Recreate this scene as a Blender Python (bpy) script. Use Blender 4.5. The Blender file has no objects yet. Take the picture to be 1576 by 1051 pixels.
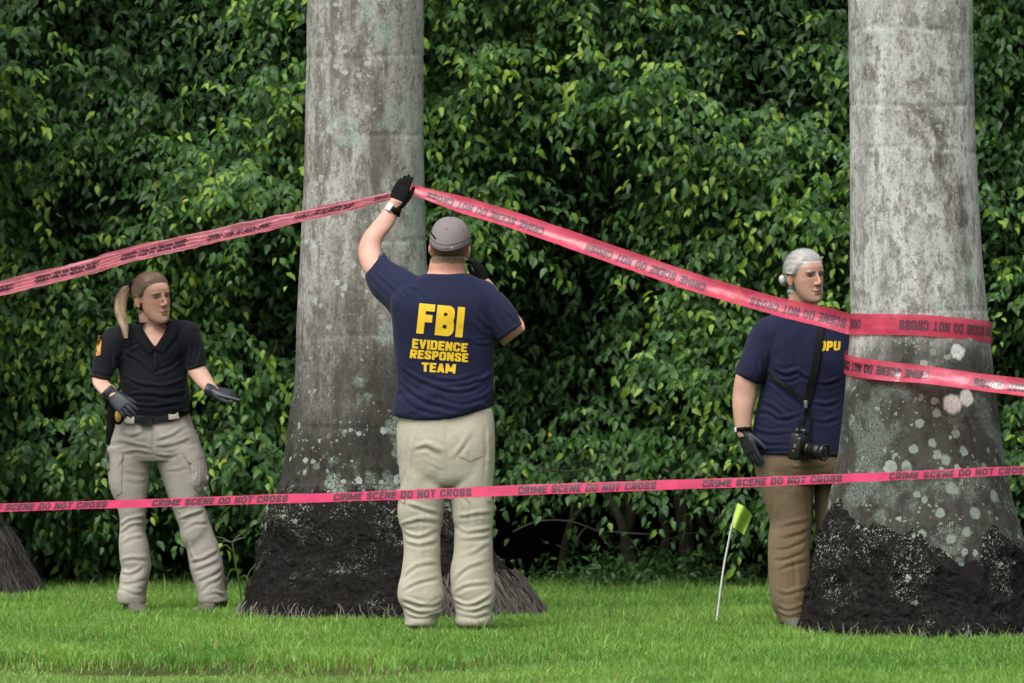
import bpy, bmesh, math, random
import numpy as np
from mathutils import Vector, Matrix
from mathutils.bvhtree import BVHTree

random.seed(5)
RNG = np.random.default_rng(11)
SC = bpy.context.scene
COL = SC.collection

# ------------------------------------------------------------------ camera, sky, sun, exposure
F, CX, HY, CH = 8840.0, 788.0, 615.0, 1.0          # focal length in photo pixels, horizon row, camera height (m)
cam_d = bpy.data.cameras.new('camera')
cam = bpy.data.objects.new('camera', cam_d); COL.objects.link(cam)
cam.location = (0, 0, CH); cam.rotation_euler = (math.radians(90), 0, 0)
cam_d.sensor_width = 36.0; cam_d.lens = F / 1576.0 * 36.0
cam_d.shift_y = (HY - 525.5) / 1576.0
cam_d.clip_start = 0.5; cam_d.clip_end = 2000
cam_d.dof.use_dof = True; cam_d.dof.focus_distance = 25.7; cam_d.dof.aperture_fstop = 6.3
SC.camera = cam

SUN_EL, SUN_AZ = math.radians(58), math.radians(-150)   # azimuth measured from +Y towards +X: behind the camera, to the left
world = bpy.data.worlds.new('World'); SC.world = world; world.use_nodes = True
wn = world.node_tree; wn.nodes.clear()
sky = wn.nodes.new('ShaderNodeTexSky'); sky.sky_type = 'NISHITA'; sky.sun_disc = False
sky.sun_elevation = SUN_EL; sky.sun_rotation = SUN_AZ
sky.air_density = 1.0; sky.dust_density = 5.0; sky.ozone_density = 1.0
hsv = wn.nodes.new('ShaderNodeHueSaturation'); hsv.inputs['Saturation'].default_value = 0.3   # grey overcast sky
bg = wn.nodes.new('ShaderNodeBackground'); bg.inputs['Strength'].default_value = 0.12
wo = wn.nodes.new('ShaderNodeOutputWorld')
wn.links.new(sky.outputs[0], hsv.inputs['Color']); wn.links.new(hsv.outputs[0], bg.inputs['Color']); wn.links.new(bg.outputs[0], wo.inputs[0])

sun_d = bpy.data.lights.new('sun', 'SUN'); sun_d.energy = 1.3; sun_d.angle = math.radians(35); sun_d.color = (1.0, 0.985, 0.955)
sun = bpy.data.objects.new('sun', sun_d); COL.objects.link(sun); sun.location = (-8, -5, 20)
sdir = Vector((math.sin(SUN_AZ) * math.cos(SUN_EL), math.cos(SUN_AZ) * math.cos(SUN_EL), math.sin(SUN_EL)))
sun.rotation_euler = sdir.to_track_quat('Z', 'Y').to_euler()

SC.view_settings.view_transform = 'Standard'
try: SC.view_settings.look = 'None'
except Exception: pass
SC.view_settings.gamma = 1.0; SC.view_settings.use_curve_mapping = False
SC.view_settings.exposure = 0.85
SC.cycles.max_bounces = 8

# ------------------------------------------------------------------ general helpers
G = -0.06                                            # level of the soil under the lawn
def P(px, py, d): return Vector(((px - CX) * d / F, d, CH + (HY - py) * d / F))
def to_px(V): return CX + V[:, 0] / V[:, 1] * F, HY - (V[:, 2] - CH) / V[:, 1] * F

def hash3(i, seed):
    n = (i[..., 0].astype(np.int64) * 73856093) ^ (i[..., 1].astype(np.int64) * 19349663) ^ (i[..., 2].astype(np.int64) * 83492791) ^ (seed * 2654435761)
    n = (n ^ (n >> 13)) * 1274126177 & 0x7fffffff
    n = (n ^ (n >> 16)) * 668265263 & 0x7fffffff
    return ((n >> 7) & 0xffff) / 32767.5 - 1.0
def vnoise(p, seed=0):
    p = np.asarray(p, float); i = np.floor(p).astype(np.int64); f = p - i; u = f * f * (3 - 2 * f)
    out = 0
    for dx in (0, 1):
        for dy in (0, 1):
            for dz in (0, 1):
                w = (u[:, 0] if dx else 1 - u[:, 0]) * (u[:, 1] if dy else 1 - u[:, 1]) * (u[:, 2] if dz else 1 - u[:, 2])
                out = out + w * hash3(i + np.array([dx, dy, dz]), seed)
    return out
def fbm(p, seed=0, oct=3, gain=0.5):
    a, s, t = 1.0, 0, 0
    p = np.asarray(p, float)
    for k in range(oct): s = s + a * vnoise(p * 2 ** k, seed + k * 17); t += a; a *= gain
    return s / t
def sstep(a, b, x):
    t = np.clip((x - a) / (b - a), 0, 1); return t * t * (3 - 2 * t)
def nrm(a): return a / np.maximum(np.linalg.norm(a, axis=-1, keepdims=True), 1e-9)

def tag(o, label=None, cat=None, group=None, kind=None):
    if label: o['label'] = label
    if cat: o['category'] = cat
    if group: o['group'] = group
    if kind: o['kind'] = kind
    return o
BASE = {}
def thing(name, label, cat, loc, group=None):
    o = bpy.data.objects.new(name, None); COL.objects.link(o); o.location = loc; o.empty_display_size = 0.1
    BASE[o.name] = Vector(loc)
    return tag(o, label, cat, group)
def base_of(p):
    while p.parent: p = p.parent
    return BASE.get(p.name, Vector((0, 0, 0)))
def mk(name, V, faces, mat, parent=None, smooth=True, col=None, kind=None, label=None):
    """one mesh object; V in world metres, faces = list of index arrays (n,3)/(n,4) or python list"""
    V = np.asarray(V, float)
    if parent is not None: V = V - np.array(base_of(parent))
    me = bpy.data.meshes.new(name)
    if isinstance(faces, np.ndarray): faces = [faces]
    if len(faces) and isinstance(faces[0], np.ndarray):
        faces = [f for f in faces if len(f)]
        loops = np.concatenate([f.ravel() for f in faces]); tot = np.concatenate([np.full(len(f), f.shape[1]) for f in faces])
        st = np.concatenate([[0], np.cumsum(tot)[:-1]])
        me.vertices.add(len(V)); me.vertices.foreach_set('co', V.ravel())
        me.loops.add(len(loops)); me.loops.foreach_set('vertex_index', loops.astype(np.int32))
        me.polygons.add(len(tot)); me.polygons.foreach_set('loop_start', st.astype(np.int32))
        me.update(calc_edges=True); me.validate()
    else:
        me.from_pydata([tuple(v) for v in V], [], [tuple(f) for f in faces])
    if smooth: me.polygons.foreach_set('use_smooth', [True] * len(me.polygons))
    if col is not None:
        a = me.attributes.new('Col', 'FLOAT_COLOR', 'POINT')
        c = np.ones((len(V), 4)); c[:, :3] = col; a.data.foreach_set('color', c.ravel())
    if mat: me.materials.append(mat)
    o = bpy.data.objects.new(name, me); COL.objects.link(o)
    if parent is not None: o.parent = parent
    else: BASE[o.name] = Vector((0, 0, 0))
    if kind: o['kind'] = kind
    if label: o['label'] = label
    return o

class Geo:
    """collects closed shapes"""
    def __init__(s): s.V = []; s.F = []; s.n = 0
    def add(s, V, faces):
        V = [tuple(v) for v in V]; s.V += V; s.F += [tuple(i + s.n for i in f) for f in faces]; s.n += len(V); return s
    def rings(s, R, cap=True):
        """R: list of equal length vertex rings"""
        n = len(R[0]); V = [v for r in R for v in r]; Fc = []
        for k in range(len(R) - 1):
            for i in range(n):
                j = (i + 1) % n; Fc.append((k * n + i, k * n + j, (k + 1) * n + j, (k + 1) * n + i))
        if cap:
            for k, rev in ((0, True), (len(R) - 1, False)):
                c = sum((Vector(v) for v in R[k]), Vector()) / n; V.append(c); ci = len(V) - 1
                for i in range(n):
                    j = (i + 1) % n; f = (ci, k * n + i, k * n + j); Fc.append(f[::-1] if rev else f)
        return s.add(V, Fc)
    def loft(s, secs, n=28, ex=2.0, sub=3):
        """secs: (Lx,Ly,Rx,Ry,d,b[,sag]) outline points in photo pixels at depth d, half thickness b along the view"""
        S = np.array([tuple(q) + (0,) * (7 - len(q)) for q in secs], float)
        if sub > 1:
            k = len(S); t = np.linspace(0, k - 1, (k - 1) * sub + 1); S = catmull(S, t)
        R = []
        for Lx, Ly, Rx, Ry, d, b, sag in S:
            L, Rr = P(Lx, Ly, d), P(Rx, Ry, d); c = (L + Rr) / 2; a = (Rr - L) / 2
            ring = []
            for i in range(n):
                f = 2 * math.pi * i / n; cs, sn = math.cos(f), math.sin(f)
                x = math.copysign(abs(cs) ** (2 / ex), cs); y = math.copysign(abs(sn) ** (2 / ex), sn)
                v = c + a * x + Vector((0, b * y, 0)); v.z -= sag * (1 - x * x)
                ring.append(v)
            R.append(ring)
        return s.rings(R)
    def tube(s, pts, rad, n=14, sub=4, flat=None, round_ends=True):
        """pts: world points, rad: radii; flat=(axis, factor) squashes along an axis"""
        A = np.array([tuple(p) + (r,) for p, r in zip(pts, rad)], float)
        if sub > 1: A = catmull(A, np.linspace(0, len(A) - 1, (len(A) - 1) * sub + 1))
        if round_ends:
            def end(a, b):
                dv = nrm(a[:3] - b[:3]); o = []
                for t in (0.45, 0.8, 0.97):
                    q = a.copy(); q[:3] = a[:3] + dv * a[3] * t; q[3] = a[3] * math.sqrt(1 - t * t); o.append(q)
                return o
            A = np.array(end(A[0], A[1])[::-1] + list(A) + end(A[-1], A[-2]))
        C = A[:, :3]; T = nrm(np.gradient(C, axis=0))
        u = Vector((0.31, 0.87, 0.38)); R = []
        for c, t, r in zip(C, T, A[:, 3]):
            t = Vector(t); u = (u - t * u.dot(t)); u = u.normalized() if u.length > 1e-6 else t.orthogonal().normalized(); w = t.cross(u)
            ring = []
            for i in range(n):
                f = 2 * math.pi * i / n; off = (u * math.cos(f) + w * math.sin(f)) * r
                if flat is not None:
                    ax = Vector(flat[0]); off = off - ax * off.dot(ax) * (1 - flat[1])
                ring.append(Vector(c) + off)
            R.append(ring)
        return s.rings(R)
    def ball(s, c, r, M=None, n=20):
        c = Vector(c); r = (r, r, r) if not hasattr(r, '__len__') else r; R = []
        for k in range(1, n // 2):
            th = math.pi * k / (n // 2); ring = []
            for i in range(n):
                f = 2 * math.pi * i / n
                v = Vector((c[0] + r[0] * math.sin(th) * math.cos(f), c[1] + r[1] * math.sin(th) * math.sin(f), c[2] - r[2] * math.cos(th)))
                ring.append(M @ v if M is not None else v)
            R.append(ring)
        return s.rings(R)
    def box(s, c, h, M=None, bev=0.15):
        """rounded box, half sizes h"""
        bm = bmesh.new(); bmesh.ops.create_cube(bm, size=2)
        for v in bm.verts: v.co = Vector((v.co.x * h[0], v.co.y * h[1], v.co.z * h[2]))
        bmesh.ops.bevel(bm, geom=bm.edges[:], offset=min(h) * bev, segments=2, profile=0.5, affect='EDGES')
        V = [v.co + Vector(c) for v in bm.verts]
        if M is not None: V = [M @ v for v in V]
        bm.verts.index_update(); Fc = [[v.index for v in f.verts] for f in bm.faces]; bm.free()
        return s.add(V, Fc)
    def obj(s, name, mat, parent=None, smooth=True, **k):
        return mk(name, np.array(s.V), s.F, mat, parent, smooth, **k)

def catmull(A, t):
    A = np.asarray(A, float); n = len(A); i = np.clip(np.floor(t).astype(int), 0, n - 2); f = (t - i)[:, None]
    p0 = A[np.maximum(i - 1, 0)]; p1 = A[i]; p2 = A[i + 1]; p3 = A[np.minimum(i + 2, n - 1)]
    return 0.5 * (2 * p1 + (p2 - p0) * f + (2 * p0 - 5 * p1 + 4 * p2 - p3) * f ** 2 + (3 * p1 - p0 - 3 * p2 + p3) * f ** 3)

def remesh(geo, voxel, it=2, lam=0.5):
    me = bpy.data.meshes.new('tmp'); me.from_pydata([tuple(v) for v in geo.V], [], geo.F)
    bm = bmesh.new(); bm.from_mesh(me); bmesh.ops.recalc_face_normals(bm, faces=bm.faces); bm.to_mesh(me); bm.free()
    ob = bpy.data.objects.new('tmp', me); COL.objects.link(ob)
    m = ob.modifiers.new('r', 'REMESH'); m.mode = 'VOXEL'; m.voxel_size = voxel; m.adaptivity = 0
    dg = bpy.context.evaluated_depsgraph_get(); ev = ob.evaluated_get(dg); em = ev.to_mesh()
    V = np.empty(len(em.vertices) * 3); em.vertices.foreach_get('co', V); V = V.reshape(-1, 3)
    ls = np.empty(len(em.loops), np.int32); em.loops.foreach_get('vertex_index', ls); Fq = ls.reshape(-1, 4)
    ev.to_mesh_clear(); bpy.data.objects.remove(ob); bpy.data.meshes.remove(me)
    return smooth(V, Fq, it, lam), Fq
def edges_of(Fq): return np.concatenate([np.stack([Fq[:, k], Fq[:, (k + 1) % Fq.shape[1]]], 1) for k in range(Fq.shape[1])])
def smooth(V, Fq, it, lam=0.5):
    if it == 0: return V
    E = edges_of(Fq); deg = np.bincount(E[:, 0], minlength=len(V)) + np.bincount(E[:, 1], minlength=len(V)); deg = np.maximum(deg, 1)[:, None]
    for _ in range(it):
        S = np.stack([np.bincount(E[:, 0], V[E[:, 1], k], len(V)) + np.bincount(E[:, 1], V[E[:, 0], k], len(V)) for k in range(3)], 1) / deg
        V = V + lam * (S - V)
    return V
def normals(V, Fq):
    n = np.cross(V[Fq[:, 2]] - V[Fq[:, 0]], V[Fq[:, -1]] - V[Fq[:, 1]]); N = np.zeros_like(V)
    for k in range(Fq.shape[1]):
        for c in range(3): N[:, c] += np.bincount(Fq[:, k], n[:, c], len(V))
    return nrm(N)

def polyline_dist(px, py, pts):
    """distance, signed side (+ = below a stroke drawn left to right) and position 0..1 along the stroke"""
    best = np.full(len(px), 1e9); side = np.zeros(len(px)); al = np.zeros(len(px))
    seg = [math.dist(pts[i], pts[i + 1]) for i in range(len(pts) - 1)]; tot = sum(seg); acc = 0
    for i in range(len(pts) - 1):
        (x0, y0), (x1, y1) = pts[i], pts[i + 1]; dx, dy = x1 - x0, y1 - y0; L2 = dx * dx + dy * dy
        t = np.clip(((px - x0) * dx + (py - y0) * dy) / L2, 0, 1); qx, qy = px - x0 - t * dx, py - y0 - t * dy
        dd = np.hypot(qx, qy); m = dd < best
        sg = np.sign(dx * qy - dy * qx); best[m] = dd[m]; side[m] = sg[m]; al[m] = ((acc + t * seg[i]) / tot)[m]; acc += seg[i]
    return best, side, al
def smooth_pts(pts, n=6):
    if len(pts) < 3: return pts
    A = catmull(np.array(pts, float), np.linspace(0, len(pts) - 1, (len(pts) - 1) * n + 1)); return [tuple(a) for a in A]
def folds(V, Fq, strokes, back=False):
    """press cloth creases along the normal: a ridge with a groove under it"""
    N = normals(V, Fq); px, py = to_px(V); w = sstep(0.15, 0.7, -N[:, 1]); D = np.zeros(len(V)); nz = .75 + .6 * vnoise(V * np.array([14, 14, 14]), 33)
    for pts, sg, amp in strokes:
        pts = smooth_pts(pts); d, s, al = polyline_dist(px, py, pts); sd = d * s + 1.1 * vnoise(np.stack([px * .09, py * .09, 0 * px], 1), 5); sg = sg * (.55 + .35 * al) if amp > 0 else sg
        fade = sstep(0, 0.25, al) * (1 - sstep(0.75, 1, al)) * 0.85 + 0.15
        if amp < 0: D += amp * np.exp(-(sd / sg) ** 2) * fade
        else: D += amp * (np.exp(-((sd + 0.5 * sg) / sg) ** 2) - 0.9 * np.exp(-((sd - 1.1 * sg) / (0.8 * sg)) ** 2)) * fade
    return V + N * (D * w * np.clip(nz, .2, 1.3) * .43)[:, None]
def drape(V, Fq, ez, ex, seed, zone=None, iters=110, lo=.009, hi=.016, start=.0042, bend=.5):
    """give the cloth a little more length than the body under it and let it buckle: edges pull to their longer rest
    length while each point stays close to its place on the body"""
    N = normals(V, Fq); V0 = V.copy(); px, py = to_px(V); z = np.ones(len(V)) if zone is None else zone(px, py)
    E4 = np.concatenate([Fq[:, [0, 1]], Fq[:, [1, 2]], Fq[:, [2, 3]], Fq[:, [3, 0]]]); E4 = np.unique(np.sort(E4, 1), axis=0); E = np.concatenate([E4, Fq[:, [0, 2]], Fq[:, [1, 3]]])
    i, j = E[:, 0], E[:, 1]; t = V[j] - V[i]; L = np.linalg.norm(t, axis=1); t = t / L[:, None]; zz = (z[i] + z[j]) / 2
    rest = L * (1 + zz * (ez * t[:, 2] ** 2 + ex * (t[:, 0] ** 2 + t[:, 1] ** 2)))
    n = len(V); deg = np.bincount(i, minlength=n) + np.bincount(j, minlength=n); w = (1.6 / np.maximum(deg, 1))[:, None]; a, b = E4[:, 0], E4[:, 1]; dg = np.maximum(np.bincount(a, minlength=n) + np.bincount(b, minlength=n), 1)[:, None]
    lap = lambda A: np.stack([np.bincount(a, A[b, k], n) + np.bincount(b, A[a, k], n) for k in range(3)], 1) / dg - A
    # first buckles: slanting ridges of several widths
    p = V - V.mean(0); d0 = np.zeros(n)
    for k, (an, wt, fr) in enumerate(((36, 1, 12), (-40, 1, 10), (10, .45, 14), (64, .8, 10), (-60, .7, 10))):
        c, s = math.cos(math.radians(an)), math.sin(math.radians(an)); h = p[:, 0] + .3 * p[:, 1]; u = c * h + s * p[:, 2]; v = -s * h + c * p[:, 2]
        wv = .5 * vnoise(np.stack([u * 5, v * 6, p[:, 1] * 4], 1), seed + 40 + k)
        d0 += wt * sstep(-.1, .5, vnoise(np.stack([u * 4.5, v * 7, p[:, 1] * 3], 1), seed + 20 + k)) * vnoise(np.stack([u * 3.2, v * fr + wv * 2, p[:, 1] * 2], 1), seed + k)
    V = V + N * (start * 2.2 * d0 * z)[:, None]
    for it in range(iters):
        d = V[j] - V[i]; l = np.linalg.norm(d, axis=1); c = d * ((l - rest) / np.maximum(l, 1e-9) * .5)[:, None]
        V = V + np.stack([np.bincount(i, c[:, k], n) - np.bincount(j, c[:, k], n) for k in range(3)], 1) * w
        q = lap(V); V = V - bend * .25 * lap(q)                       # bending stiffness only irons out the finest ripples
        o = V - V0; h = (o * N).sum(1); tg = o - N * h[:, None]; V = V0 + N * np.clip(h, -lo, hi)[:, None] + tg * .94
    return V
# ------------------------------------------------------------------ materials
def node(nt, t, ins=None, **props):
    n = nt.nodes.new(t)
    for k, v in props.items(): setattr(n, k, v)
    for k, v in (ins or {}).items():
        s = n.inputs[k]
        if isinstance(v, bpy.types.NodeSocket): nt.links.new(v, s)
        elif isinstance(v, bpy.types.Node): nt.links.new(v.outputs[0], s)
        elif isinstance(v, (tuple, list)) and len(v) == 3 and s.type == 'RGBA': s.default_value = (*v, 1)
        else: s.default_value = v
    return n
def new_mat(name):
    m = bpy.data.materials.new(name); m.use_nodes = True; nt = m.node_tree; nt.nodes.clear()
    out = nt.nodes.new('ShaderNodeOutputMaterial'); return m, nt, out
def mixc(nt, f, a, b, blend='MIX'):
    n = nt.nodes.new('ShaderNodeMix'); n.data_type = 'RGBA'; n.blend_type = blend
    for idx, v in ((0, f), (6, a), (7, b)):
        s = n.inputs[idx]
        if isinstance(v, bpy.types.NodeSocket): nt.links.new(v, s)
        elif isinstance(v, tuple): s.default_value = (*v, 1)
        else: s.default_value = v
    return n.outputs[2]
def ramp(nt, x, lo, hi, a=0.0, b=1.0):
    n = node(nt, 'ShaderNodeMapRange', {0: x, 1: lo, 2: hi, 3: a, 4: b}, interpolation_type='SMOOTHSTEP'); return n.outputs[0]
def math_(nt, op, a, b=0.0):
    return node(nt, 'ShaderNodeMath', {0: a, 1: b}, operation=op).outputs[0]
def noise_(nt, vec, scale, detail=4, rough=0.55, dist=0.0):
    return node(nt, 'ShaderNodeTexNoise', {'Vector': vec, 'Scale': scale, 'Detail': detail, 'Roughness': rough, 'Distortion': dist}).outputs[0]
def coords(nt, scale=(1, 1, 1)):
    tc = nt.nodes.new('ShaderNodeTexCoord')
    return node(nt, 'ShaderNodeMapping', {'Vector': tc.outputs['Object'], 'Scale': scale}).outputs[0]

def plain(name, col, rough=0.5, spec=0.5, metal=0.0, var=0.15, nscale=60, bump=0.0, sheen=0.0, coat=0.0):
    m, nt, out = new_mat(name); v = coords(nt)
    n = noise_(nt, v, nscale); c = mixc(nt, n, tuple(x * (1 - var) for x in col), tuple(min(1, x * (1 + var)) for x in col))
    b = node(nt, 'ShaderNodeBsdfPrincipled', {'Base Color': c, 'Roughness': rough, 'Specular IOR Level': spec, 'Metallic': metal, 'Sheen Weight': sheen, 'Coat Weight': coat})
    if bump:
        bp = node(nt, 'ShaderNodeBump', {'Strength': bump, 'Distance': 0.002, 'Height': n}); nt.links.new(bp.outputs[0], b.inputs['Normal'])
    nt.links.new(b.outputs[0], out.inputs[0]); return m
def cloth(name, col, var=0.12, rough=0.85, wear=None, wr=0.4):
    m, nt, out = new_mat(name); v = coords(nt)
    n1 = noise_(nt, v, 9, 5); n2 = noise_(nt, v, 420, 2)
    c = mixc(nt, ramp(nt, n1, 0.3, 0.7), tuple(x * (1 - var) for x in col), tuple(min(1, x * (1 + var)) for x in col))
    c = mixc(nt, ramp(nt, n2, 0.35, 0.65, 0.0, 0.35), c, tuple(x * 0.75 for x in col))
    b = node(nt, 'ShaderNodeBsdfPrincipled', {'Base Color': c, 'Roughness': rough, 'Specular IOR Level': 0.2, 'Sheen Weight': 0.05, 'Sheen Roughness': 0.5})
    n3 = noise_(nt, v, 45, 3)
    h = math_(nt, 'ADD', math_(nt, 'MULTIPLY', n3, 1.0), math_(nt, 'MULTIPLY', n2, 0.25))
    bp = node(nt, 'ShaderNodeBump', {'Strength': 0.5, 'Distance': 0.004, 'Height': h}); nt.links.new(bp.outputs[0], b.inputs['Normal'])
    nt.links.new(b.outputs[0], out.inputs[0]); return m
def attr_mat(name, rough=0.5, spec=0.5, trans=0.0, tcol=(1, 1, 1), sss=0.0, nscale=0, var=0.2, rvar=0.0, bump=0.0):
    m, nt, out = new_mat(name); a = node(nt, 'ShaderNodeAttribute', attribute_name='Col'); c = a.outputs['Color']
    bk = {}
    if nscale:
        v = coords(nt); n = noise_(nt, v, nscale)
        c = mixc(nt, 1.0, c, mixc(nt, n, (1 - var,) * 3, (1 + var,) * 3), 'MULTIPLY')
    b = node(nt, 'ShaderNodeBsdfPrincipled', {'Base Color': c, 'Roughness': rough, 'Specular IOR Level': spec})
    if sss: b.inputs['Subsurface Weight'].default_value = sss; b.inputs['Subsurface Radius'].default_value = (0.012, 0.005, 0.003); b.inputs['Subsurface Scale'].default_value = 1.0
    if bump and nscale:
        bp = node(nt, 'ShaderNodeBump', {'Strength': bump, 'Distance': 0.002, 'Height': n}); nt.links.new(bp.outputs[0], b.inputs['Normal'])
    s = b.outputs[0]
    if trans:
        t = node(nt, 'ShaderNodeBsdfTranslucent', {'Color': mixc(nt, 1.0, c, tcol, 'MULTIPLY')})
        s = node(nt, 'ShaderNodeMixShader', {0: trans, 1: s, 2: t.outputs[0]}).outputs[0]
    nt.links.new(s, out.inputs[0]); return m

M = {}
M['leaf'] = attr_mat('leaf', 0.48, 0.36, 0.34, (1.6, 1.7, 0.7))
M['grass'] = attr_mat('grass', 0.5, 0.3, 0.3, (1.5, 1.6, 0.7))
M['skin'] = attr_mat('skin', 0.48, 0.4, 0, sss=0.12, nscale=42, var=0.16, bump=0.25)
M['hair'] = attr_mat('hair', 0.45, 0.4, nscale=0)
M['navy'] = cloth('navy_tshirt', (0.0100, 0.0125, 0.038))
M['polo'] = cloth('black_polo', (0.0030, 0.0038, 0.0078))
M['khaki'] = cloth('khaki_cotton', (0.41, 0.385, 0.30), 0.06)
M['stone'] = cloth('stone_cotton', (0.345, 0.32, 0.275), 0.06)
M['brown'] = cloth('brown_cotton', (0.19, 0.142, 0.083), 0.08)
M['cap'] = cloth('mauve_cap', (0.19, 0.165, 0.165), 0.06)
M['cap_dark'] = plain('cap_edge', (0.09, 0.08, 0.085), 0.8, 0.2)
M['yellow'] = plain('yellow_print', (0.72, 0.47, 0.02), 0.55, 0.3, var=0.08)
M['knit'] = plain('black_knit', (0.006, 0.006, 0.007), 0.95, 0.15, nscale=500, bump=0.6)
M['nitrile'] = plain('dark_nitrile', (0.022, 0.026, 0.033), 0.42, 0.5, nscale=80, bump=0.3)
M['black'] = plain('black_leather', (0.004, 0.004, 0.0045), 0.6, 0.15)
M['plastic'] = plain('black_plastic', (0.010, 0.010, 0.011), 0.38, 0.5)
M['grey_plastic'] = plain('grey_plastic', (0.12, 0.13, 0.15), 0.3, 0.5)
M['glass'] = plain('lens_glass', (0.01, 0.012, 0.02), 0.05, 0.8)
M['silver'] = plain('watch_face', (0.62, 0.66, 0.72), 0.12, 0.8)
M['gold'] = plain('gold_badge', (0.62, 0.42, 0.10), 0.35, 0.5, metal=0.5, nscale=400, var=0.4)
M['orange'] = plain('orange_patch', (0.42, 0.16, 0.04), 0.7, 0.2)
M['white'] = plain('white_steel', (0.62, 0.63, 0.62), 0.4, 0.5)
M['flag'] = plain('lime_plastic', (0.47, 0.72, 0.11), 0.4, 0.4)
M['shoe'] = plain('grey_shoe', (0.10, 0.095, 0.085), 0.85, 0.2)
M['eye'] = attr_mat('eye', 0.15, 0.5)
M['ink'] = plain('black_ink', (0.014, 0.006, 0.01), 0.3, 0.75, coat=0.3)

def bark(name, seed, lichen=1.0, discs=(), lo_dark=(0.9, 1.5), tint=(1, 1, 1), streak=0.5, zb=0.58, stains=(), lean=0.0):
    m, nt, out = new_mat(name); v = coords(nt); off = node(nt, 'ShaderNodeVectorMath', {0: v, 1: (seed * 3.1, seed * 1.7, seed * 2.3)}, operation='ADD').outputs[0]
    vs = node(nt, 'ShaderNodeMapping', {'Vector': off, 'Scale': (1, 1, 0.16)}).outputs[0]
    vm = node(nt, 'ShaderNodeMapping', {'Vector': off, 'Scale': (1, 1, 0.5)}).outputs[0]
    z = node(nt, 'ShaderNodeSeparateXYZ', {0: v}).outputs[2]
    big = noise_(nt, off, 3.2, 5, 0.6); st = noise_(nt, vs, 14, 5, 0.65); mid = noise_(nt, vm, 22, 6, 0.7); fine = noise_(nt, off, 110, 4, 0.6)
    T = lambda c: tuple(a * b for a, b in zip(c, tint))
    c = mixc(nt, ramp(nt, st, 0.35, 0.65), T((0.30, 0.285, 0.255)), T((0.46, 0.445, 0.41)))
    c = mixc(nt, ramp(nt, mid, 0.47, 0.60, 0, 0.85), c, T((0.165, 0.152, 0.13)))
    crust = noise_(nt, node(nt, 'ShaderNodeMapping', {'Vector': off, 'Scale': (1, 1, 0.75)}).outputs[0], 66, 8, 0.78)
    c = mixc(nt, ramp(nt, crust, 0.52, 0.60, 0, 0.7), c, T((0.10, 0.092, 0.078)))
    c = mixc(nt, ramp(nt, crust, 0.44, 0.36, 0, 0.6), c, T((0.56, 0.55, 0.51)))
    # brown weather streaks
    c = mixc(nt, ramp(nt, noise_(nt, vs, 6, 4, 0.6), 0.52, 0.66, 0, streak), c, T((0.12, 0.10, 0.08)))
    for (x, y, zz, r) in stains:
        dv = node(nt, 'ShaderNodeVectorMath', {0: v, 1: (x, y, zz)}, operation='DISTANCE').outputs['Value']
        c = mixc(nt, math_(nt, 'MULTIPLY', ramp(nt, dv, r * 1.5, r * 0.2), ramp(nt, mid, 0.36, 0.56, 0.1, 0.85)), c, (0.085, 0.073, 0.064))
    # algae-stained lower stem
    lowm = math_(nt, 'MULTIPLY', ramp(nt, math_(nt, 'ADD', z, math_(nt, 'MULTIPLY', big, 0.9)), lo_dark[0] + 0.45, lo_dark[1] + 0.45, 1, 0), 0.93)
    c = mixc(nt, lowm, c, mixc(nt, ramp(nt, mid, 0.4, 0.6), T((0.009, 0.0083, 0.0065)), T((0.040, 0.037, 0.029))))
    # black crust creeping up from the root boot
    crumb = math_(nt, 'SUBTRACT', math_(nt, 'ADD', math_(nt, 'MULTIPLY', noise_(nt, off, 26, 6, 0.75), 0.7), math_(nt, 'MULTIPLY', big, 0.5)), math_(nt, 'MULTIPLY', math_(nt, 'SUBTRACT', z, zb), 1.9))
    c = mixc(nt, ramp(nt, crumb, 0.50, 0.60, 0, 0.95), c, (0.0085, 0.008, 0.007))
    # grey-green lichen film
    film = math_(nt, 'MULTIPLY', ramp(nt, math_(nt, 'ADD', noise_(nt, off, 4.5, 6, 0.62), math_(nt, 'MULTIPLY', node(nt, 'ShaderNodeSeparateXYZ', {0: v}).outputs[0], lean)), 0.50, 0.60), ramp(nt, fine, 0.33, 0.55))
    c = mixc(nt, math_(nt, 'MULTIPLY', film, 0.75 * lichen ** 3), c, (0.27, 0.335, 0.28))
    wob = node(nt, 'ShaderNodeTexNoise', {'Vector': off, 'Scale': 38.0, 'Detail': 3.0})
    wv = node(nt, 'ShaderNodeVectorMath', {0: off, 1: node(nt, 'ShaderNodeVectorMath', {0: wob.outputs[1], 'Scale': 0.038}, operation='SCALE').outputs[0]}, operation='ADD').outputs[0]
    for sc, r0, r1, colr, dens, am in ((13, 0.10, 0.46, (0.36, 0.42, 0.36), 0.74, 0.8), (27, 0.1, 0.50, (0.40, 0.445, 0.39), 0.72, 0.75), (70, 0.12, 0.5, (0.44, 0.45, 0.40), 0.62, 0.6)):
        vo = node(nt, 'ShaderNodeTexVoronoi', {'Vector': wv, 'Scale': float(sc), 'Randomness': 1.0})
        rnd = node(nt, 'ShaderNodeSeparateColor', {0: vo.outputs['Color']})
        rad = ramp(nt, rnd.outputs[0], dens, 1.0, 0.0, r1)
        msk = ramp(nt, math_(nt, 'SUBTRACT', rad, vo.outputs['Distance']), 0.0, 0.07)
        clus = ramp(nt, noise_(nt, off, 3.0 + sc * 0.05, 3), 0.46, 0.60)
        ctr = ramp(nt, vo.outputs['Distance'], 0.05, 0.3, 0.75, 1.0)
        msk = math_(nt, 'MULTIPLY', math_(nt, 'MULTIPLY', msk, clus), math_(nt, 'MULTIPLY', ctr, am * lichen))
        c = mixc(nt, msk, c, colr)
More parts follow.
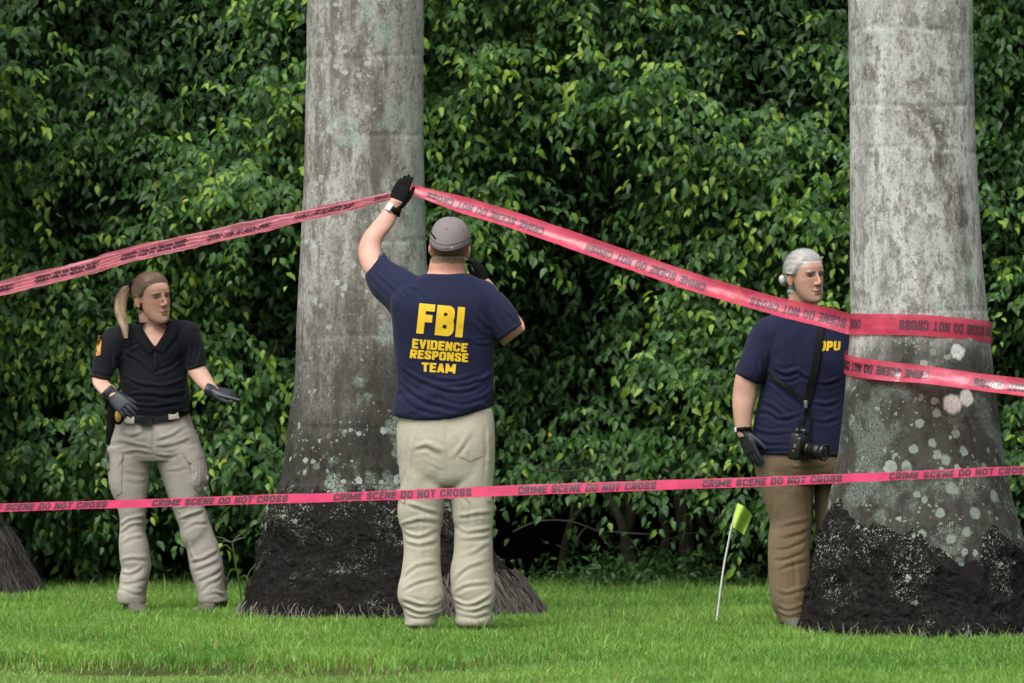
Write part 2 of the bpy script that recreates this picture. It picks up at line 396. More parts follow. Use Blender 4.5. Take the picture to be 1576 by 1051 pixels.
    for (x, y, zz, r) in discs:
        dv = node(nt, 'ShaderNodeVectorMath', {0: node(nt, 'ShaderNodeVectorMath', {0: v, 1: node(nt, 'ShaderNodeVectorMath', {0: wob.outputs[1], 'Scale': 0.024}, operation='SCALE').outputs[0]}, operation='ADD').outputs[0], 1: (x + 0.012, y + 0.012, zz + 0.012)}, operation='DISTANCE').outputs['Value']
        c = mixc(nt, math_(nt, 'MULTIPLY', ramp(nt, dv, r * 1.12, r * 0.72), ramp(nt, fine, 0.25, 0.55, 0.45, 0.92)), c, (0.215, 0.25, 0.215) if r < .0365 else (0.62, 0.62, 0.58))
    c = mixc(nt, 1.0, c, mixc(nt, fine, (0.82,) * 3, (1.18,) * 3), 'MULTIPLY')
    b = node(nt, 'ShaderNodeBsdfPrincipled', {'Base Color': c, 'Roughness': 0.9, 'Specular IOR Level': 0.15})
    h = math_(nt, 'ADD', math_(nt, 'MULTIPLY', mid, 0.8), math_(nt, 'MULTIPLY', fine, 0.5))
    bp = node(nt, 'ShaderNodeBump', {'Strength': 0.55, 'Distance': 0.008, 'Height': h}); nt.links.new(bp.outputs[0], b.inputs['Normal'])
    nt.links.new(b.outputs[0], out.inputs[0]); return m
def rootmat(name, seed, lich=1.0, col=(0.0115, 0.0105, 0.0092)):
    m, nt, out = new_mat(name); v0 = coords(nt); off = node(nt, 'ShaderNodeVectorMath', {0: v0, 1: (seed * 5.3, seed * 2.9, seed)}, operation='ADD').outputs[0]
    n = noise_(nt, off, 55, 6, 0.7); n2 = noise_(nt, off, 130, 4, 0.7)
    c = mixc(nt, ramp(nt, n, 0.35, 0.7), tuple(x * 0.6 for x in col), tuple(x * 2.0 for x in col))
    wob = node(nt, 'ShaderNodeTexNoise', {'Vector': off, 'Scale': 70.0, 'Detail': 3.0})
    wv = node(nt, 'ShaderNodeVectorMath', {0: off, 1: node(nt, 'ShaderNodeVectorMath', {0: wob.outputs[1], 'Scale': 0.03}, operation='SCALE').outputs[0]}, operation='ADD').outputs[0]
    z = node(nt, 'ShaderNodeSeparateXYZ', {0: v0}).outputs[2]
    for sc, dens, th in ((34, 0.7, 0.56), (85, 0.55, 0.53), (150, 0.5, 0.50)):
        vo = node(nt, 'ShaderNodeTexVoronoi', {'Vector': wv, 'Scale': float(sc)}); rnd = node(nt, 'ShaderNodeSeparateColor', {0: vo.outputs['Color']})
        msk = ramp(nt, math_(nt, 'SUBTRACT', ramp(nt, rnd.outputs[0], dens, 1.0, 0, 0.5), vo.outputs['Distance']), 0.0, 0.1)
        clus = ramp(nt, math_(nt, 'ADD', noise_(nt, off, 5.5, 4), math_(nt, 'MULTIPLY', z, 0.45)), th + .09, th + 0.22)
        c = mixc(nt, math_(nt, 'MULTIPLY', math_(nt, 'MULTIPLY', msk, clus), 0.8 * lich), c, (0.36, 0.385, 0.32))
    b = node(nt, 'ShaderNodeBsdfPrincipled', {'Base Color': c, 'Roughness': 0.95, 'Specular IOR Level': 0.08})
    bp = node(nt, 'ShaderNodeBump', {'Strength': 0.9, 'Distance': 0.012, 'Height': math_(nt, 'ADD', n, math_(nt, 'MULTIPLY', n2, 0.5))}); nt.links.new(bp.outputs[0], b.inputs['Normal'])
    nt.links.new(b.outputs[0], out.inputs[0]); return m

def tape_mat(name, col, alpha=0.2, rough=0.22, gloss=1.0):
    m, nt, out = new_mat(name); v = coords(nt, (1, 1, 1)); n = noise_(nt, v, 9, 4, 0.6, 0.5); n2 = noise_(nt, v, 60, 3)
    c = mixc(nt, ramp(nt, n, 0.35, 0.65), tuple(x * 0.85 for x in col), tuple(min(1, x * 1.1) for x in col))
    b = node(nt, 'ShaderNodeBsdfPrincipled', {'Base Color': c, 'Roughness': rough, 'Specular IOR Level': 0.25 + .5 * gloss, 'IOR': 1.4 + .35 * gloss, 'Coat Weight': 0.6 * gloss, 'Coat Roughness': 0.15})
    bp = node(nt, 'ShaderNodeBump', {'Strength': 0.35, 'Distance': 0.006, 'Height': n2}); nt.links.new(bp.outputs[0], b.inputs['Normal'])
    t = node(nt, 'ShaderNodeBsdfTranslucent', {'Color': c}); s = node(nt, 'ShaderNodeMixShader', {0: 0.3, 1: b.outputs[0], 2: t.outputs[0]})
    tr = node(nt, 'ShaderNodeBsdfTransparent', {'Color': (1.0, 0.35, 0.42)}); s2 = node(nt, 'ShaderNodeMixShader', {0: alpha, 1: s.outputs[0], 2: tr.outputs[0]})
    nt.links.new(s2.outputs[0], out.inputs[0]); return m
M['tape'] = tape_mat('red_tape', (0.82, 0.085, 0.16), 0.28, 0.30, 0.55)
M['tape_pink'] = tape_mat('pink_tape', (0.58, 0.044, 0.125), 0.08, 0.5, 0.1); M['tape_glare'] = tape_mat('red_tape_glare', (0.84, 0.29, 0.36), 0.12, 0.25)  # left strand's red paled: sky glare put into its colour
M['ink_pink'] = plain('faded_ink', (0.03, 0.006, 0.012), 0.5, 0.5); M['ink_pale'] = plain('grey_ink', (0.10, 0.035, 0.055), 0.45, 0.4)

def soil_mat():
    m, nt, out = new_mat('soil'); v = coords(nt); n = noise_(nt, v, 1.3, 5); n2 = noise_(nt, v, 40, 5)
    c = mixc(nt, ramp(nt, n, 0.35, 0.65), (0.035, 0.055, 0.014), (0.06, 0.085, 0.02))
    c = mixc(nt, ramp(nt, n2, 0.45, 0.7, 0, 0.7), c, (0.06, 0.045, 0.028))
    b = node(nt, 'ShaderNodeBsdfPrincipled', {'Base Color': c, 'Roughness': 0.95, 'Specular IOR Level': 0.1})
    bp = node(nt, 'ShaderNodeBump', {'Strength': 0.8, 'Distance': 0.02, 'Height': n2}); nt.links.new(bp.outputs[0], b.inputs['Normal'])
    nt.links.new(b.outputs[0], out.inputs[0]); return m
M['soil'] = soil_mat()
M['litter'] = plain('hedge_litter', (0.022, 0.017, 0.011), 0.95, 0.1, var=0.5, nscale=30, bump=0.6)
M['backing'] = plain('hedge_dark_backing', (0.006, 0.010, 0.005), 0.95, 0.05, var=0.5, nscale=14, bump=0.5)  # near-black colour deepens the shade inside the hedge
M['twig'] = plain('grey_twig', (0.055, 0.048, 0.037), 0.9, 0.2, var=0.4, nscale=40, bump=0.5)
M['fibre'] = attr_mat('root_fibre', 0.9, 0.2)

# ------------------------------------------------------------------ lawn
def edge_line(x): return 22.85 + 0.16 * np.sin(x * 2.1) + 0.10 * np.sin(x * 5.3 + 1) - 0.12 * x
def ground_z(x, y):
    s = sstep(-0.10, 0.10, y - edge_line(x)); dep = 0.012 + 0.045 * (1 - sstep(-1.1, 0.2, x))
    p = np.stack([x * 0.8, y * 0.8, 0 * x], 1)
    return G - dep * (1 - s) + 0.008 * vnoise(p, 3)
gx = np.concatenate([[-300, -100, -30, -12], np.linspace(-6, 6, 97), [12, 30, 100, 300]])
gy = np.concatenate([[-300, -100, -20, 5, 14], np.linspace(18, 36, 145), [45, 70, 130, 400]])
X, Y = np.meshgrid(gx, gy, indexing='ij'); xs, ys = X.ravel(), Y.ravel()
near = (np.abs(xs) < 6.5) & (ys > 17) & (ys < 37)
zs = np.where(near, ground_z(xs, ys), G)
nx, ny = len(gx), len(gy); idx = np.arange(nx * ny).reshape(nx, ny)
Fq = np.stack([idx[:-1, :-1].ravel(), idx[1:, :-1].ravel(), idx[1:, 1:].ravel(), idx[:-1, 1:].ravel()], 1)
tag(mk('lawn', np.stack([xs, ys, zs], 1), Fq, M['soil']), 'green lawn rising to the foot of the hedge', kind='structure')

PALMS = [(561 + 14, 27.7, 0.66), (1418, 25.5, 0.60), (-95, 30.7, 0.55)]
def grass_field():
    n = 400000; half = 3.35
    y = 18.6 + (32.9 - 18.6) * RNG.random(n); x = (RNG.random(n) * 2 - 1) * (0.45 + 0.0975 * y)
    ed = 32.35 + 0.22 * vnoise(np.stack([x * 1.7, 0 * x, 0 * x], 1), 9)
    keep = RNG.random(n) < (1 - sstep(-0.35, 0.25, y - ed))
    for px, d, r in PALMS:
        c = P(px, 615, d); keep &= np.hypot(x - c.x, y - c.y) > r * (0.93 + 0.1 * RNG.random(n))
    el = edge_line(x); left = 1 - sstep(-1.0, 0.9, x); strip = np.exp(-((y - el + 0.06) / 0.14) ** 2) * left * (.25 + .75 * sstep(-.35, .45, vnoise(np.stack([x * 3.1, y * 1.5, 0 * x], 1), 88)))
    keep &= RNG.random(n) > 0.45 * strip
    x, y, strip, left, el = x[keep], y[keep], strip[keep], left[keep], el[keep]; n = len(x)
    z = ground_z(x, y); p2 = np.stack([x, y, 0 * x], 1)
    pat = fbm(p2 * 1.6, 21, 3); pat2 = fbm(p2 * 5.5, 31, 2); nearf = 1 - sstep(-0.2, 0.1, y - el)
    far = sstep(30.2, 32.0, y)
    h = (0.040 + 0.026 * RNG.random(n)) * (1 + 0.3 * pat + 0.25 * pat2) * (1 - 0.45 * nearf * left) * (1 - 0.3 * strip) * (1 + 0.55 * far * RNG.random(n))
    tall = RNG.random(n) < 0.012; h[tall] *= 1.7
    az = RNG.random(n) * 2 * np.pi; ld = RNG.random(n) * 2 * np.pi; lean = (0.15 + 0.65 * RNG.random(n) ** 1.3) * h
    w = 0.0021 + 0.0018 * RNG.random(n)
    side = np.stack([np.cos(az), np.sin(az), 0 * az], 1) * w[:, None]; lv = np.stack([np.cos(ld), np.sin(ld), 0 * ld], 1)
    b = np.stack([x, y, z - 0.006], 1); m = b + lv * (lean * 0.32)[:, None]; m[:, 2] += h * 0.62; t = b + lv * lean[:, None]; t[:, 2] += h * (1.0 - 0.25 * (lean / h) ** 2)
    V = np.empty((n, 5, 3)); V[:, 0] = b - side; V[:, 1] = b + side; V[:, 2] = m + side * 0.8; V[:, 3] = m - side * 0.8; V[:, 4] = t
    i = np.arange(n)[:, None] * 5
    q = np.concatenate([i, i + 1, i + 2, i + 3], 1); tr = np.concatenate([i + 3, i + 2, i + 4], 1)
    f = np.clip(0.5 + 0.7 * pat + 0.35 * pat2 + 0.28 * RNG.standard_normal(n), 0, 1)[:, None]
    c = (1 - f) * np.array([0.10, 0.235, 0.038]) + f * np.array([0.225, 0.385, 0.078])
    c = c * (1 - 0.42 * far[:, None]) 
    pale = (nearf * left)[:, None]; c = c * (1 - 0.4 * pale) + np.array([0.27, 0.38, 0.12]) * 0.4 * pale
    dry = (RNG.random(n) < 0.03 + 0.3 * strip)[:, None]; c = np.where(dry, np.array([0.30, 0.24, 0.11]) * (0.6 + 0.5 * RNG.random((n, 1))), c)
    c = np.repeat(c, 5, 0)
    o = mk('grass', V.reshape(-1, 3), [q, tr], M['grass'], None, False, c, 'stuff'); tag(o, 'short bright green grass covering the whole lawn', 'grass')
grass_field()
# bare litter under the hedge, a sheet just above the soil
lx = np.linspace(-6, 6, 60); ly = np.linspace(31.9, 34.5, 14); X, Y = np.meshgrid(lx, ly, indexing='ij')
lz = G + 0.015 + 0.02 * vnoise(np.stack([X.ravel() * 3, Y.ravel() * 3, 0 * X.ravel()], 1), 5)
idx = np.arange(60 * 14).reshape(60, 14); Fq = np.stack([idx[:-1, :-1].ravel(), idx[1:, :-1].ravel(), idx[1:, 1:].ravel(), idx[:-1, 1:].ravel()], 1)
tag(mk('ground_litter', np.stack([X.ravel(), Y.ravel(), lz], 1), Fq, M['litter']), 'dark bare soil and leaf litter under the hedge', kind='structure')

# ------------------------------------------------------------------ hedge
HEDGE_Y = 32.15
hedge = thing('hedge', 'tall dense green leafy hedge filling the whole background', 'hedge', (0, HEDGE_Y, G))
TEMPL = []
for curl, fold, asym in ((0.16, 0.10, 0.0), (0.30, 0.06, 0.05), (0.05, 0.13, -0.05)):
    TEMPL.append(np.array([(0, 0, 0), (0, 0.34, 0.03), (0.02 + asym, 0.70, -curl * 0.4), (0.03 + asym, 1.0, -curl),
        (-0.245, 0.30, fold), (-0.185 + asym, 0.66, fold - curl * 0.4), (0.245, 0.30, fold), (0.185 + asym, 0.66, fold - curl * 0.4)]))
LT = np.array([(0, 1, 4), (0, 6, 1), (2, 3, 5), (2, 7, 3)]); LQ = np.array([(1, 2, 5, 4), (1, 6, 7, 2)])
def leaf_arrays(pos, along, nor, L, kind):
    x = nrm(np.cross(along, nor)); z = np.cross(x, along)
    B = np.stack([x, along, z], 1)                                   # rows: leaf axes
    V = np.einsum('nvk,nkj->nvj', np.stack(TEMPL)[kind], B) * L[:, None, None] + pos[:, None, :]
    return V, B
def bottom_z(x):
    px = CX + x / 31.8 * F
    by = np.interp(px, [-500, 0, 70, 160, 330, 430, 600, 760, 850, 950, 1090, 1150, 1260, 1576, 2100], [800, 790, 815, 862, 880, 868, 810, 752, 752, 738, 748, 800, 838, 830, 820])
    return CH - (by - HY) / F * 31.8
def make_hedge():
    bough = []
    for zi in np.arange(0.1, 4.5, 0.25):
        for k, xi in enumerate(np.arange(-4.7, 4.71, 0.34)):
            bough.append((xi + RNG.uniform(-.17, .17) + (0.17 if int(zi * 4) % 2 else 0), zi + RNG.uniform(-.13, .13)))
    bough = np.array(bough); zb = bottom_z(bough[:, 0])
    hol = fbm(np.stack([bough[:, 0] * .8 + bough[:, 1] * .5, bough[:, 1] * 1.5 - bough[:, 0] * .5, 0 * zb], 1), 143, 2)
    bough = bough[(bough[:, 1] > zb + RNG.uniform(-0.08, 0.14, len(bough))) & (RNG.random(len(bough)) > 1.0 * sstep(.04, -.22, hol) * sstep(.6, 1.3, bough[:, 1]))]; nb = len(bough)
    pb = np.stack([bough[:, 0] * 0.9, bough[:, 1] * 1.1 + bough[:, 0] * 0.5, 0 * bough[:, 0]], 1)
    prot = 0.50 * vnoise(pb * 1.5, 41) + 0.20 * RNG.standard_normal(nb)               # boughs stand forward or lie back
    flush = np.clip(0.46 + 0.55 * vnoise(pb * 1.1, 51) + 0.75 * prot + 0.15 * RNG.standard_normal(nb), 0.02, 1)  # how much new growth it carries
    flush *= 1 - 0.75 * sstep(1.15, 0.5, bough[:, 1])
    ns = 27; bi = np.repeat(np.arange(nb), ns); S = len(bi)
    root = np.stack([bough[bi, 0] + RNG.normal(0, .09, S), HEDGE_Y + 0.12 - prot[bi] + RNG.normal(0, .07, S), bough[bi, 1] + RNG.normal(0, .075, S)], 1)
    tiltx = RNG.normal(0, 0.55, S) - 0.18 + 0.25 * vnoise(pb * 0.8, 61)[bi]
    d0 = nrm(np.stack([tiltx, -0.8 - 0.4 * RNG.random(S), RNG.normal(0.22, 0.3, S)], 1)); Ls = RNG.uniform(0.34, 0.68, S)
    nl = 11; t = (np.arange(nl) + 0.5) / nl; si = np.repeat(np.arange(S), nl); tt = np.tile(t, S) * 0.82 + 0.18 + RNG.normal(0, 0.03, S * nl)
    droop = RNG.uniform(0.25, 0.6, S)[si]
    pos = root[si] + d0[si] * (Ls[si] * tt)[:, None]; pos[:, 2] -= droop * Ls[si] * tt ** 2
    tan = d0[si].copy(); tan[:, 2] -= 2 * droop * tt; tan = nrm(tan); N = len(si)
    sd = nrm(np.cross(tan, np.array([0, 0, 1.0]))) * np.where(np.tile(np.arange(nl), S) % 2 == 0, 1, -1)[:, None]
    pos += sd * 0.012
    along = nrm(0.5 * tan + 0.55 * sd + np.array([0, -0.12, -0.75]) * RNG.uniform(0.4, 1.25, N)[:, None] + RNG.normal(0, 0.25, (N, 3)))
    nor = nrm(np.array([-0.08, -0.62, 0.72]) + RNG.normal(0, 0.50, (N, 3))); L = RNG.uniform(0.040, 0.080, N) * (1 - 0.18 * (tt > 0.9))
    isnew = (tt > 0.6) & (RNG.random(N) < flush[bi[si]] * np.where(tt > 0.8, 0.85, 0.4)) & (RNG.random(S)[si] < 0.6)
    a = RNG.random(N)[:, None]; dark = (1 - a) * np.array([0.030, 0.082, 0.022]) + a * np.array([0.068, 0.155, 0.040])
    a2 = RNG.random(N)[:, None]; new = (1 - a2) * np.array([0.10, 0.20, 0.022]) + a2 * np.array([0.27, 0.40, 0.048]); midc = (1 - a2) * np.array([0.042, 0.115, 0.024]) + a2 * np.array([0.082, 0.18, 0.032])
    c = np.where(isnew[:, None], new, np.where((tt > 0.45)[:, None] & (RNG.random(N)[:, None] < 0.5 * flush[bi[si]][:, None] + 0.1), midc, dark))
    yel = RNG.random(N) < 0.0012; c[yel] = (0.42, 0.36, 0.04)
    ok = pos[:, 2] > 0.0; pos, along, nor, L, c = pos[ok], along[ok], nor[ok], L[ok], c[ok]; N = len(pos)
    kind = RNG.integers(0, 3, N); V, B = leaf_arrays(pos, along, nor, L, kind)
    # the 300 leaves that show largest: nearest leaf of each small patch, biggest first
    ctr = V.mean(1); px, py = to_px(ctr); cell = (np.floor(px / 16).astype(int) + 1000) * 4096 + np.floor(py / 16).astype(int) + 500
    order = np.lexsort((ctr[:, 1], cell)); first = order[np.concatenate([[True], np.diff(cell[order]) != 0])]
    inside = (px[first] > 8) & (px[first] < 1568) & (py[first] > 8) & (py[first] < 850)
    for (x0, y0, x1, y1) in ((440, -50, 670, 960), (1220, -50, 1576, 990), (130, 410, 360, 940), (550, 260, 810, 960)):
        inside &= ~((px[first] > x0) & (px[first] < x1) & (py[first] > y0) & (py[first] < y1))
    first = first[inside]
    area = np.abs(np.cross(V[first][:, 5] - V[first][:, 6], V[first][:, 3] - V[first][:, 0])[:, 1])
    pick = first[np.argsort(-area)[:300]]
    rest = np.ones(N, bool); rest[pick] = False
    # quantised colours so alike leaves share mesh data
    meshes = {}
    for i in pick:
        key = (int(kind[i]), int(c[i, 1] * 14), int(c[i, 0] * 14))
        if key not in meshes:
            me = bpy.data.meshes.new('leaf'); me.from_pydata([tuple(v) for v in TEMPL[kind[i]]], [], [tuple(f) for f in LT] + [tuple(f) for f in LQ])
            me.polygons.foreach_set('use_smooth', [True] * len(me.polygons)); at = me.attributes.new('Col', 'FLOAT_COLOR', 'POINT')
            at.data.foreach_set('color', np.tile(np.append(c[i], 1), 8)); me.materials.append(M['leaf']); meshes[key] = me
        o = bpy.data.objects.new('leaf', meshes[key]); COL.objects.link(o); o.parent = hedge
        R = Matrix([list(B[i][:, 0]) , list(B[i][:, 1]), list(B[i][:, 2])]) if False else Matrix(B[i].T.tolist())
        o.matrix_basis = Matrix.Translation(Vector(pos[i]) - BASE[hedge.name]) @ R.to_4x4() @ Matrix.Scale(float(L[i]), 4)
    V, c = V[rest], c[rest]; n = len(V); off = (np.arange(n) * 8)[:, None, None]
    mk('foliage', V.reshape(-1, 3), [(LT[None] + off).reshape(-1, 3), (LQ[None] + off).reshape(-1, 4)], M['leaf'], hedge, True, np.repeat(c, 8, 0), 'stuff')
    # darker leaves deeper inside
    n = 85000; x = RNG.uniform(-4.9, 4.9, n); z = RNG.uniform(0.0, 4.6, n); ok = z > bottom_z(x) + RNG.uniform(-0.12, 0.2, n); x, z = x[ok], z[ok]; n = len(x)
    y = HEDGE_Y + RNG.uniform(-0.12, 0.95, n) - 0.3 * vnoise(np.stack([x * 1.17, z * 1.4 + x * .65, 0 * x], 1), 41)
    al = nrm(RNG.normal(0, 0.6, (n, 3)) + np.array([0, -0.3, -0.7])); no = nrm(np.array([0, -0.6, 0.6]) + RNG.normal(0, 0.5, (n, 3)))
    V, B = leaf_arrays(np.stack([x, y, z], 1), al, no, RNG.uniform(0.05, 0.08, n), RNG.integers(0, 3, n)); V = V[:, [0, 4, 3, 6]]
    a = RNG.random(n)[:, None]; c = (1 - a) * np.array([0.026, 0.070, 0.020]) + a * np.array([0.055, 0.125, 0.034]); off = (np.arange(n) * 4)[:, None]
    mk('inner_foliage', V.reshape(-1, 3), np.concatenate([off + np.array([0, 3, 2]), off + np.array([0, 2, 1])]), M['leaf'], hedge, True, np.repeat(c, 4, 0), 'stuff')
    # near-black solid backing, added behind the leaves to block the sky
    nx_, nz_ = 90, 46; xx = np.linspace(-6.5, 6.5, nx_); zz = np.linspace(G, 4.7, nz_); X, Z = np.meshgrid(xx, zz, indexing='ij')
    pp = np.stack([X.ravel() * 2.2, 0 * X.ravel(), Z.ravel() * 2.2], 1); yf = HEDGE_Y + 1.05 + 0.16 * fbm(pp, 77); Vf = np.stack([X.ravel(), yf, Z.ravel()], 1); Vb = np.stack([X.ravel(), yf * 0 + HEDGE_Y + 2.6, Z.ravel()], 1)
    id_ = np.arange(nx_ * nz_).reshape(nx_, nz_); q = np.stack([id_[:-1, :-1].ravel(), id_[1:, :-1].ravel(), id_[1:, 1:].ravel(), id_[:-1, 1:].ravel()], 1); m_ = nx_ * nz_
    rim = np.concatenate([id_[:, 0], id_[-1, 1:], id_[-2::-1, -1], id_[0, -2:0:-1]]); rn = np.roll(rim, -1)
    mk('dark_backing', np.concatenate([Vf, Vb]), [q, q[:, ::-1] + m_, np.stack([rn, rim, rim + m_, rn + m_], 1)], M['backing'], hedge)
make_hedge()
# stems and bare twigs under the foliage (photo pixel paths, depth, radius in m)
for pts, r in (([(985, 905, 32.25), (968, 850, 32.2), (955, 800, 32.15), (928, 745, 32.2), (915, 690, 32.3)], (.035, .03, .026, .022, .02)),
               ([(978, 905, 32.3), (962, 840, 32.3), (972, 790, 32.25), (958, 740, 32.3), (960, 680, 32.4)], (.034, .03, .027, .026, .02)),
               ([(1062, 905, 32.2), (1058, 850, 32.2), (1052, 800, 32.15), (1045, 750, 32.2), (1035, 690, 32.3)], (.05, .045, .042, .04, .03)),
               ([(1010, 905, 32.4), (1025, 830, 32.35), (1018, 780, 32.35), (1012, 720, 32.4)], (.03, .026, .022, .02)),
               ([(1100, 905, 32.4), (1092, 840, 32.4), (1070, 780, 32.35), (1050, 720, 32.4)], (.03, .024, .02, .016)),
               ([(860, 905, 32.6), (872, 830, 32.6), (890, 770, 32.6), (900, 700, 32.6)], (.03, .025, .022, .018)),
               ([(60, 905, 32.4), (52, 840, 32.4), (36, 760, 32.4), (30, 660, 32.4)], (.04, .035, .03, .025)),
               ([(150, 905, 32.5), (130, 840, 32.4), (120, 760, 32.4), (95, 660, 32.4)], (.03, .026, .022, .018)),
               ([(1195, 905, 32.4), (1180, 830, 32.4), (1165, 760, 32.4)], (.03, .026, .022))):
    Geo().tube([P(*p) for p in pts], r, 12, 5).obj('trunk', M['twig'], hedge)
for pts in (([(790, 818, 31.8), (830, 802, 31.75), (880, 803, 31.8), (925, 820, 31.9), (938, 822, 32.0)]),
            ([(880, 795, 31.9), (905, 775, 31.8), (915, 755, 31.8), (922, 730, 31.9)]),
            ([(935, 818, 31.9), (1000, 822, 31.85), (1030, 818, 31.9), (1070, 812, 32.0)]),
            ([(1012, 848, 31.9), (1025, 832, 31.85), (1060, 822, 31.9), (1110, 812, 31.9), (1130, 800, 31.9)]),
            ([(1036, 868, 32.0), (1048, 840, 31.8), (1054, 815, 31.8), (1056, 795, 31.9)]),
            ([(1066, 785, 31.9), (1085, 792, 31.8), (1110, 788, 31.8), (1130, 780, 31.8)]),
            ([(905, 808, 31.9), (890, 830, 31.9), (915, 850, 32.0)]),
            ([(100, 795, 31.8), (130, 808, 31.75), (150, 800, 31.8), (170, 785, 31.9)]),
            ([(62, 740, 31.8), (72, 720, 31.8), (78, 750, 31.85), (85, 770, 31.9)]),
            ([(1000, 905, 32.1), (990, 860, 32.0), (960, 820, 31.95)]),
            ([(985, 715, 31.8), (940, 712, 31.75), (880, 725, 31.8), (830, 720, 31.9)]),
            ([(0, 615, 31.8), (18, 630, 31.8), (50, 640, 31.9)])):
    Geo().tube([P(*p) for p in pts], [random.uniform(.003, .0055) for _ in pts][:-1] + [.003], 7, 5).obj('branch', M['twig'], hedge)

def undergrowth():
    n = 2600; px = np.concatenate([RNG.normal(1010, 75, 1700), RNG.uniform(120, 1250, 900)]); d = RNG.uniform(31.6, 32.6, n); h = np.abs(RNG.normal(0, .085, n)) * np.where(np.arange(n) < 1700, 1.15, 0.55)
    x = (px - CX) * d / F; al = nrm(RNG.normal(0, .7, (n, 3)) + np.array([0, -.3, .3])); no = nrm(np.array([0, -.5, .8]) + RNG.normal(0, .4, (n, 3)))
    V, B = leaf_arrays(np.stack([x, d, G + 0.03 + h], 1), al, no, RNG.uniform(.03, .06, n), RNG.integers(0, 3, n)); off = (np.arange(n) * 8)[:, None, None]
    a = RNG.random(n)[:, None]; c = (1 - a) * np.array([.018, .05, .012]) + a * np.array([.045, .11, .022])
    o = mk('undergrowth', V.reshape(-1, 3), [(LT[None] + off).reshape(-1, 3), (LQ[None] + off).reshape(-1, 4)], M['leaf'], None, True, np.repeat(c, 8, 0), 'stuff'); tag(o, 'low dark weeds growing along the foot of the hedge', 'weeds')
undergrowth()

# ------------------------------------------------------------------ palms
def palm(label, d, prof, bound, mat, rmat, seed, rings, top=6.5, dents=()):
    """prof: (py, left px, right px); bound(theta px offset) = row where the root boot starts"""
    prof = np.array(prof, float); zc = CH + (HY - prof[:, 0]) * d / F; cx = ((prof[:, 1] + prof[:, 2]) / 2 - CX) * d / F; r = (prof[:, 2] - prof[:, 1]) / 2 * d / F
    o = np.argsort(zc); zc, cx, r = zc[o], cx[o], r[o]
    root = thing('palm_tree', label, 'palm', (cx[0], d, G), 'palms standing in a row before the hedge')
    fx = lambda z: np.interp(z, zc, cx); fr = lambda z: np.interp(z, zc, r)
    n = 150
    # stem
    z = np.concatenate([np.arange(G - 0.05, 3.4, 0.011), np.linspace(3.42, top, 40)]); Z, A = np.meshgrid(z, np.arange(n) * 2 * np.pi / n, indexing='ij'); zf, af = Z.ravel(), A.ravel()
    pn = np.stack([np.cos(af) * 2, np.sin(af) * 2, zf * 0.8], 1)
    rr = fr(zf); low = sstep(0.75, 0.25, zf); rr = rr * (1 + 0.012 * vnoise(pn, seed) + 0.006 * vnoise(pn * 4, seed + 3)) - 0.02 * low
    for py in rings:
        zr = CH + (HY - py) * d / F + 0.012 * np.sin(af * 2 + py) + 0.006 * vnoise(np.stack([af * 3, af * 0 + py, 0 * af], 1), seed); rr -= 0.0055 * np.exp(-((zf - zr) / 0.007) ** 2) * (0.5 + 0.5 * vnoise(np.stack([np.cos(af) * 3, np.sin(af) * 3, zf * 0 + py], 1), 4) ** 2 * 2)
    V = np.stack([fx(zf) + rr * np.cos(af), d + rr * np.sin(af) * 0.97, zf], 1)
    m = len(z); id_ = np.arange(m * n).reshape(m, n); i2 = np.roll(id_, -1, 1)
    q = np.stack([id_[:-1].ravel(), i2[:-1].ravel(), i2[1:].ravel(), id_[1:].ravel()], 1)
    V = np.vstack([V, [[fx(z[-1]), d, z[-1] + 0.05]]]); cap = np.stack([id_[-1], i2[-1], np.full(n, m * n)], 1)
    mk('trunk', V, [q, cap], mat, root)
    # root boot: rough shell standing proud of the stem
    n2, m2 = 260, 110; A, T = np.meshgrid(np.arange(n2) * 2 * np.pi / n2, np.linspace(0, 1, m2), indexing='xy'); af, tf = A.ravel(), T.ravel()
    zt = bound(af); zf = (G - 0.06) + (zt - G + 0.06) * tf
    rr = fr(zf) + 0.004; p = np.stack([np.cos(af) * rr, np.sin(af) * rr, zf], 1)
    prot = 0.03 * fbm(p * 7, seed + 9, 3) + 0.017 * fbm(p * 26, seed + 5, 3) + 0.010 * np.abs(vnoise(p * 60, seed + 2)); edge = 1 - sstep(0.80, 1.0, tf)
    rr = rr + prot * (0.25 + 0.75 * edge) - 0.016 * (1 - edge) - 0.03 * sstep(.97, 1, tf)
    ell = np.where(tf >= 0, 1.0, 1.0)
    V = np.stack([fx(zf) + rr * np.cos(af), d + rr * np.sin(af) * 0.97, zf + 0.012 * vnoise(p * 30, seed + 8)], 1); id_ = np.arange(n2 * m2).reshape(m2, n2); i2 = np.roll(id_, -1, 1)
    mk('root_base', V, np.stack([id_[:-1].ravel(), i2[:-1].ravel(), i2[1:].ravel(), id_[1:].ravel()], 1), rmat, root)
    return root, fx, fr
